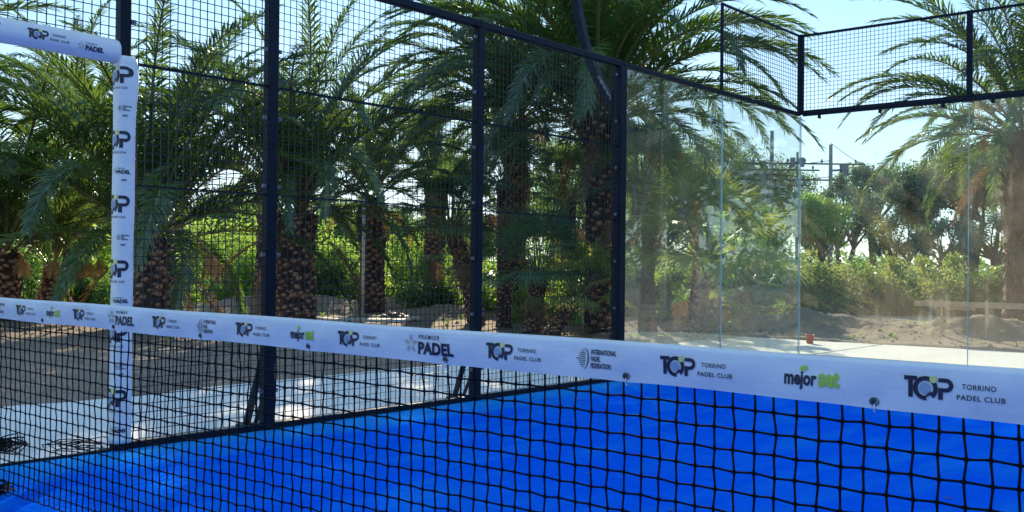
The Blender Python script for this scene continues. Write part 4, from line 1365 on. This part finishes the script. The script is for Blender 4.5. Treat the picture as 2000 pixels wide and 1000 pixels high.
tree('tree far behind the doorway', 120, 46, 5.4, 8.0, 4.0, 11000, 'shrub_dark', .14, 18, 50, sparse=1.2)
tree('tree beyond the left edge of the picture', -150, 38, 6.5, 7.0, 5.0, 9000, 'shrub_dark', .14, 19, 50, sparse=1.2)

# a far wood that closes the horizon as one mass
rg = np.random.RandomState(77); cc = []; rr_ = []
for k in range(900):
    a_ = rg.uniform(0, 2*PI); d = rg.uniform(58, 80); x, y = CAM.x+d*math.cos(a_), CAM.y+d*math.sin(a_); hh = (1.0+1.0*rg.rand()) if (x-CAM.x < 0 and y > 0) else 5.5*rg.rand()+1
    for q in range(2): cc.append((x+rg.uniform(-2, 2), y+rg.uniform(-2, 2), rg.uniform(.2, hh))); rr_.append(rg.uniform(.8, 1.7))
V = leaves(rg, np.array(cc), np.array(rr_), 90000, .26, .5); V[:, :, 2] = np.maximum(V[:, :, 2], -.1)
obj('distant_wood', quads_mesh('distant_wood', V, MT['shrub_dark']), None, 'stuff', 'low dark wood closing the horizon behind everything', 'wood')
# trees behind the camera, seen only as reflections in the panes
for i, (x, y) in enumerate(((16, -9), (21, -4), (13, -17), (24, -13), (6, -19), (-2, -18), (26, 4))):
    rg = np.random.RandomState(90+i)
    t = thing('tree', ['round tree behind the camera to the right', 'round tree right of the court near the net line', 'round tree straight behind the camera', 'round tree furthest behind on the right', 'round tree behind the left half of the near court', 'round tree behind the near left court corner', 'round tree far right beyond the net'][i], 'tree', (x, y, -.16), 'trees behind the camera')
    q = rg.normal(0, 1, (40, 3)); q /= np.linalg.norm(q, axis=1)[:, None]; q *= rg.uniform(.3, 1, (40, 1))
    obj('crown', quads_mesh('crown', leaves(rg, q*np.array([3, 3, 2.2])+np.array([0, 0, 3.4]), rg.uniform(.7, 1.2, 40), 4000, .22, .5), MT['shrub_dark']), t)
    mb = MB(); mb.tube([(0, 0, -.2), (.1, 0, 1.6), (0, .1, 3.5)], [.22, .17, .08], 8); obj('trunk', mb.mesh('trunk', MT['bark']), t)

# ------------------------------------------------------------------ power poles and wires
def upole(label, u, d, h, arms, boxes=(), r=.13, m='polewood'):
    x, y = spot(u, d); t = thing('power_pole', label, 'power pole', (x, y, -.16), 'power poles behind the glass corner')
    mb = MB(); mb.tube([(0, 0, -.1), (0, 0, h)], [r, r*.62], 10); obj('pole', mb.mesh('pole', MT[m]), t)
    for z, w0, w1 in arms:
        mb = MB(); a = (RT.x*w0, RT.y*w0, z); b = (RT.x*w1, RT.y*w1, z); mb.tube([a, b], 1, sq=(.06, .07)); ca = obj('crossarm', mb.mesh('crossarm', MT['bark']), t)
        for k in range(4):
            f = .08+.84*k/3; px_, py_ = a[0]+(b[0]-a[0])*f, a[1]+(b[1]-a[1])*f
            m2 = MB(); m2.tube([(px_, py_, z+.05), (px_, py_, z+.12), (px_, py_, z+.22)], [.035, .06, .03], 7); obj('insulator', m2.mesh('insulator', MT['galv']), ca)
    for z, o, w, hh, mm in boxes:
        mb = MB(); c = Vector((RT.x*o, RT.y*o, z))
        mb.tube([c, c+Vector((0, 0, hh))], w/2, 12); mb.tube([c+Vector((0, 0, hh)), c+Vector((0, 0, hh+.05))], w/2*1.06, 12)
        mb.box(min(0, c.x)*.9, min(0, c.y)*.9-.02, z+hh*.5, max(0, c.x)*.9+.01, max(0, c.y)*.9+.02, z+hh*.5+.06)
        obj('transformer', mb.mesh('transformer', MT[mm]), t)
    return t


upole('power pole with two crossarms and a hanging dark transformer', 1621, 47, 7.0, [(6.1, -4.0, 1.6), (5.35, -3.4, 2.6)], [(5.55, .62, .40, .46, 'galv')])
upole('power pole rising above the corner rail with a grey box at mid height', 1506, 47, 7.6, [(5.8, -1.6, 2.2), (5.1, -1.7, 1.8)], [])
upole('shorter power pole left of the others, grey box low on it', 1490, 44, 5.9, [(5.3, -1.6, .9), (4.7, -1.6, .9)], [(2.5, .28, .42, .60, 'galv')], r=.18)
upole('slim pale pole left of the thick power pole', 1453, 42, 5.0, [], [], r=.10, m='galv')
upole('thin pole just right of the glass corner seam', 1556, 45, 6.4, [(5.9, -.5, .4)], [(5.75, -.20, .22, .36, 'galv'), (5.75, .20, .22, .36, 'galv')], r=.08)
upole('lower pole with white meter box right of the corner seam', 1605, 42, 4.4, [], [(1.95, .28, .36, .45, 'pipe')], r=.13)
for i, (u0, d0, z0, u1, d1, z1) in enumerate([(1390, 46, 6.0, 1621, 47, 6.1), (1390, 46, 5.3, 1621, 47, 5.35), (1621, 47, 6.9, 1900, 60, 3.2), (1621, 47, 5.5, 1760, 50, 5.3), (1390, 45, 4.6, 1760, 50, 4.9)]):
    a = spot(u0, d0); b = spot(u1, d1); pts = []
    for k in range(9):
        f = k/8; pts.append((a[0]+(b[0]-a[0])*f, a[1]+(b[1]-a[1])*f, z0+(z1-z0)*f-.25*math.sin(PI*f)))
    mb = MB(); mb.tube(pts, .016, 4); obj('power_line', mb.mesh('power_line', MT['steel']), None, None,
        ['upper cable running left from the transformer pole', 'second cable running left, under the upper one', 'cable sloping down right from the top of the transformer pole', 'short cable right of the transformer', 'lowest cable crossing behind all the poles'][i], 'cable', 'overhead cables')

# ------------------------------------------------------------------ loose things round the court
x0, y0 = spot(709, 21.2)
mb = MB(); mb.tube([(0, 0, -.1), (0.01, 0, 1.2), (0, .01, 2.55)], .035, 8)
obj('white_pipe', mb.mesh('pipe', MT['pipe'], True), None, None, 'thin white upright pipe in front of the bulging palm trunk', 'pipe', None, (x0, y0, float(ground_z(x0, y0))))
a = Vector((*spot(1786, 15.9), .56)); b = Vector((*spot(2040, 14.9), .555))
PL = thing('plank_barrier', 'long pale wooden plank held level on stakes before the soil heaps', 'plank', tuple((a+b)/2))
c_ = (a+b)/2
mb = MB(); mb.tube([a-c_, b-c_], 1, sq=(.035, .085)); obj('plank', bevel(mb.mesh('plank', MT['wood']), .003), PL)
a2 = a.lerp(b, .24)+Vector((0.02, .04, -.055)); b2 = a.lerp(b, .47)+Vector((0.02, .04, -.06))
mb = MB(); mb.tube([a2-c_, b2-c_], 1, sq=(.03, .06)); obj('plank', mb.mesh('plank2', MT['wood']), PL)
for f in (.2, .55, .9):
    s = a.lerp(b, f)-c_; mb = MB(); mb.tube([(s.x+.03, s.y+.045, -.65), (s.x+.03, s.y+.045, .07)], 1, sq=(.035, .035)); obj('stake', mb.mesh('stake', MT['wood']), PL)
LT = thing('loose_planks', 'thin pale battens lying on the soil by the tilted fan palm', 'planks', (*spot(1455, 18.3), .30))
for k, (dx, dz, ln) in enumerate(((-.1, .12, .7), (.1, .03, 1.0), (.28, .07, .6))):
    mb = MB(); mb.tube([(RT.x*(dx-ln/2), RT.y*(dx-ln/2), dz+.02), (RT.x*(dx+ln/2), RT.y*(dx+ln/2), dz-.02)], 1, sq=(.03, .028)); obj('batten', mb.mesh('batten', MT['wood']), LT)
mb = MB(); mb.tube([(RT.x*.05, RT.y*.05, -.3), (RT.x*.05, RT.y*.05, .26)], 1, sq=(.04, .04)); obj('stake', mb.mesh('stake', MT['pipe']), LT)
x, y = spot(1583, 15.0)
mb = MB(); n = 14
prof_c = [(.0, .0), (.045, .0), (.05, .01), (.058, .10), (.066, .115), (.066, .13), (.055, .13), (.045, .02), (0, .02)]
for r, z in prof_c:
    for j in range(n): mb.v.append((r*math.cos(2*PI*j/n), r*math.sin(2*PI*j/n), z))
for i in range(len(prof_c)-1):
    for j in range(n): mb.f.append((i*n+j, i*n+(j+1) % n, (i+1)*n+(j+1) % n, (i+1)*n+j)); mb.mi.append(0)
obj('plastic_pot', mb.mesh('pot', MT['red'], True), None, None, 'small red plastic pot standing on the pale concrete beyond the glass', 'pot', None, (x, y, -.02))

# tarpaulin heap with pale sacks on a slab edge
x, y = spot(772, 19.6); g0 = float(ground_z(x, y))
TH = thing('tarpaulin_heap', 'low dark tarpaulin heap weighted by white sacks on pale slab', 'tarpaulin', (x, y, g0))
rg = np.random.RandomState(3); mb = MB(); nr = 9; na = 20
for i in range(nr):
    for j in range(na):
        f = i/(nr-1); a_ = 2*PI*j/na; rr2 = f*(1+.15*math.sin(3*a_)+.08*rg.randn())
        lx_, ly_ = .42*rr2*math.cos(a_), .30*rr2*math.sin(a_)
        mb.v.append((RT.x*lx_+FW.x*ly_, RT.y*lx_+FW.y*ly_, .02+.13*(1-f)**.7*(1+.25*rg.randn()*(.2 < f < .95))))
for i in range(nr-1):
    for j in range(na): mb.f.append((i*na+j, (i+1)*na+j, (i+1)*na+(j+1) % na, i*na+(j+1) % na)); mb.mi.append(0)
obj('tarpaulin', mb.mesh('tarpaulin', MT['tarp'], True), TH)
for lx_, ly_ in ((-.40, -.05), (.42, -.08), (.30, -.22)):
    mb = MB(); px_, py_ = RT.x*lx_+FW.x*ly_, RT.y*lx_+FW.y*ly_
    mb.tube([(px_-RT.x*.10, py_-RT.y*.10, .03), (px_-RT.x*.05, py_-RT.y*.05, .045), (px_+RT.x*.05, py_+RT.y*.05, .045), (px_+RT.x*.1, py_+RT.y*.1, .03)], [.01, .045, .045, .012], 8)
    obj('sack', mb.mesh('sack', MT['sack'], True), TH)
x, y = spot(715, 18.9); mb = MB()
mb.tube([(-RT.x*1.1, -RT.y*1.1, 0), (RT.x*.75, RT.y*.75, 0)], 1, sq=(.5, .07))
obj('concrete_slab', bevel(mb.mesh('slab', MT['concrete']), .01), None, None, 'pale concrete slab lying on soil beside the tarpaulin heap', 'slab', None, (x, y, float(ground_z(x, y))+.02))

# tangles of black net cord left on the ground
def tangle(label, x, y, z, rx, ry, n, seed, h=.05, m='cord', r=.004):
    rg = random.Random(seed); mb = MB()
    for k in range(n):
        a0 = rg.uniform(0, 6.28); pts = []; cx, cy = rg.uniform(-.45, .45)*rx, rg.uniform(-.45, .45)*ry; q = rg.uniform(.25, .7)
        for i in range(12):
            a = a0+i*.5; pts.append((cx+q*rx*math.cos(a)*rg.uniform(.85, 1.1), cy+q*ry*math.sin(a)*rg.uniform(.85, 1.1), .006+rg.uniform(0, h)))
        mb.tube(pts, r, 4, cap=False)
    return obj('cord_tangle', mb.mesh('tangle', MT[m]), None, None, label, 'cord', 'heaps of black cord', (x, y, z))


tangle('tangle of black cord on the concrete beside the doorway', -.62, .52, -.02, .26, .26, 26, 3, .05)
tangle('thin loops of black cord trailing right of the tangle', -.40, .95, -.02, .30, .22, 6, 5, .02, r=.003)
tangle('black cord heap on blue turf at lower left corner', 0.62, -.02, .004, .16, .14, 22, 8, .04)

# wall-footing strip of cement dust beside the fence base
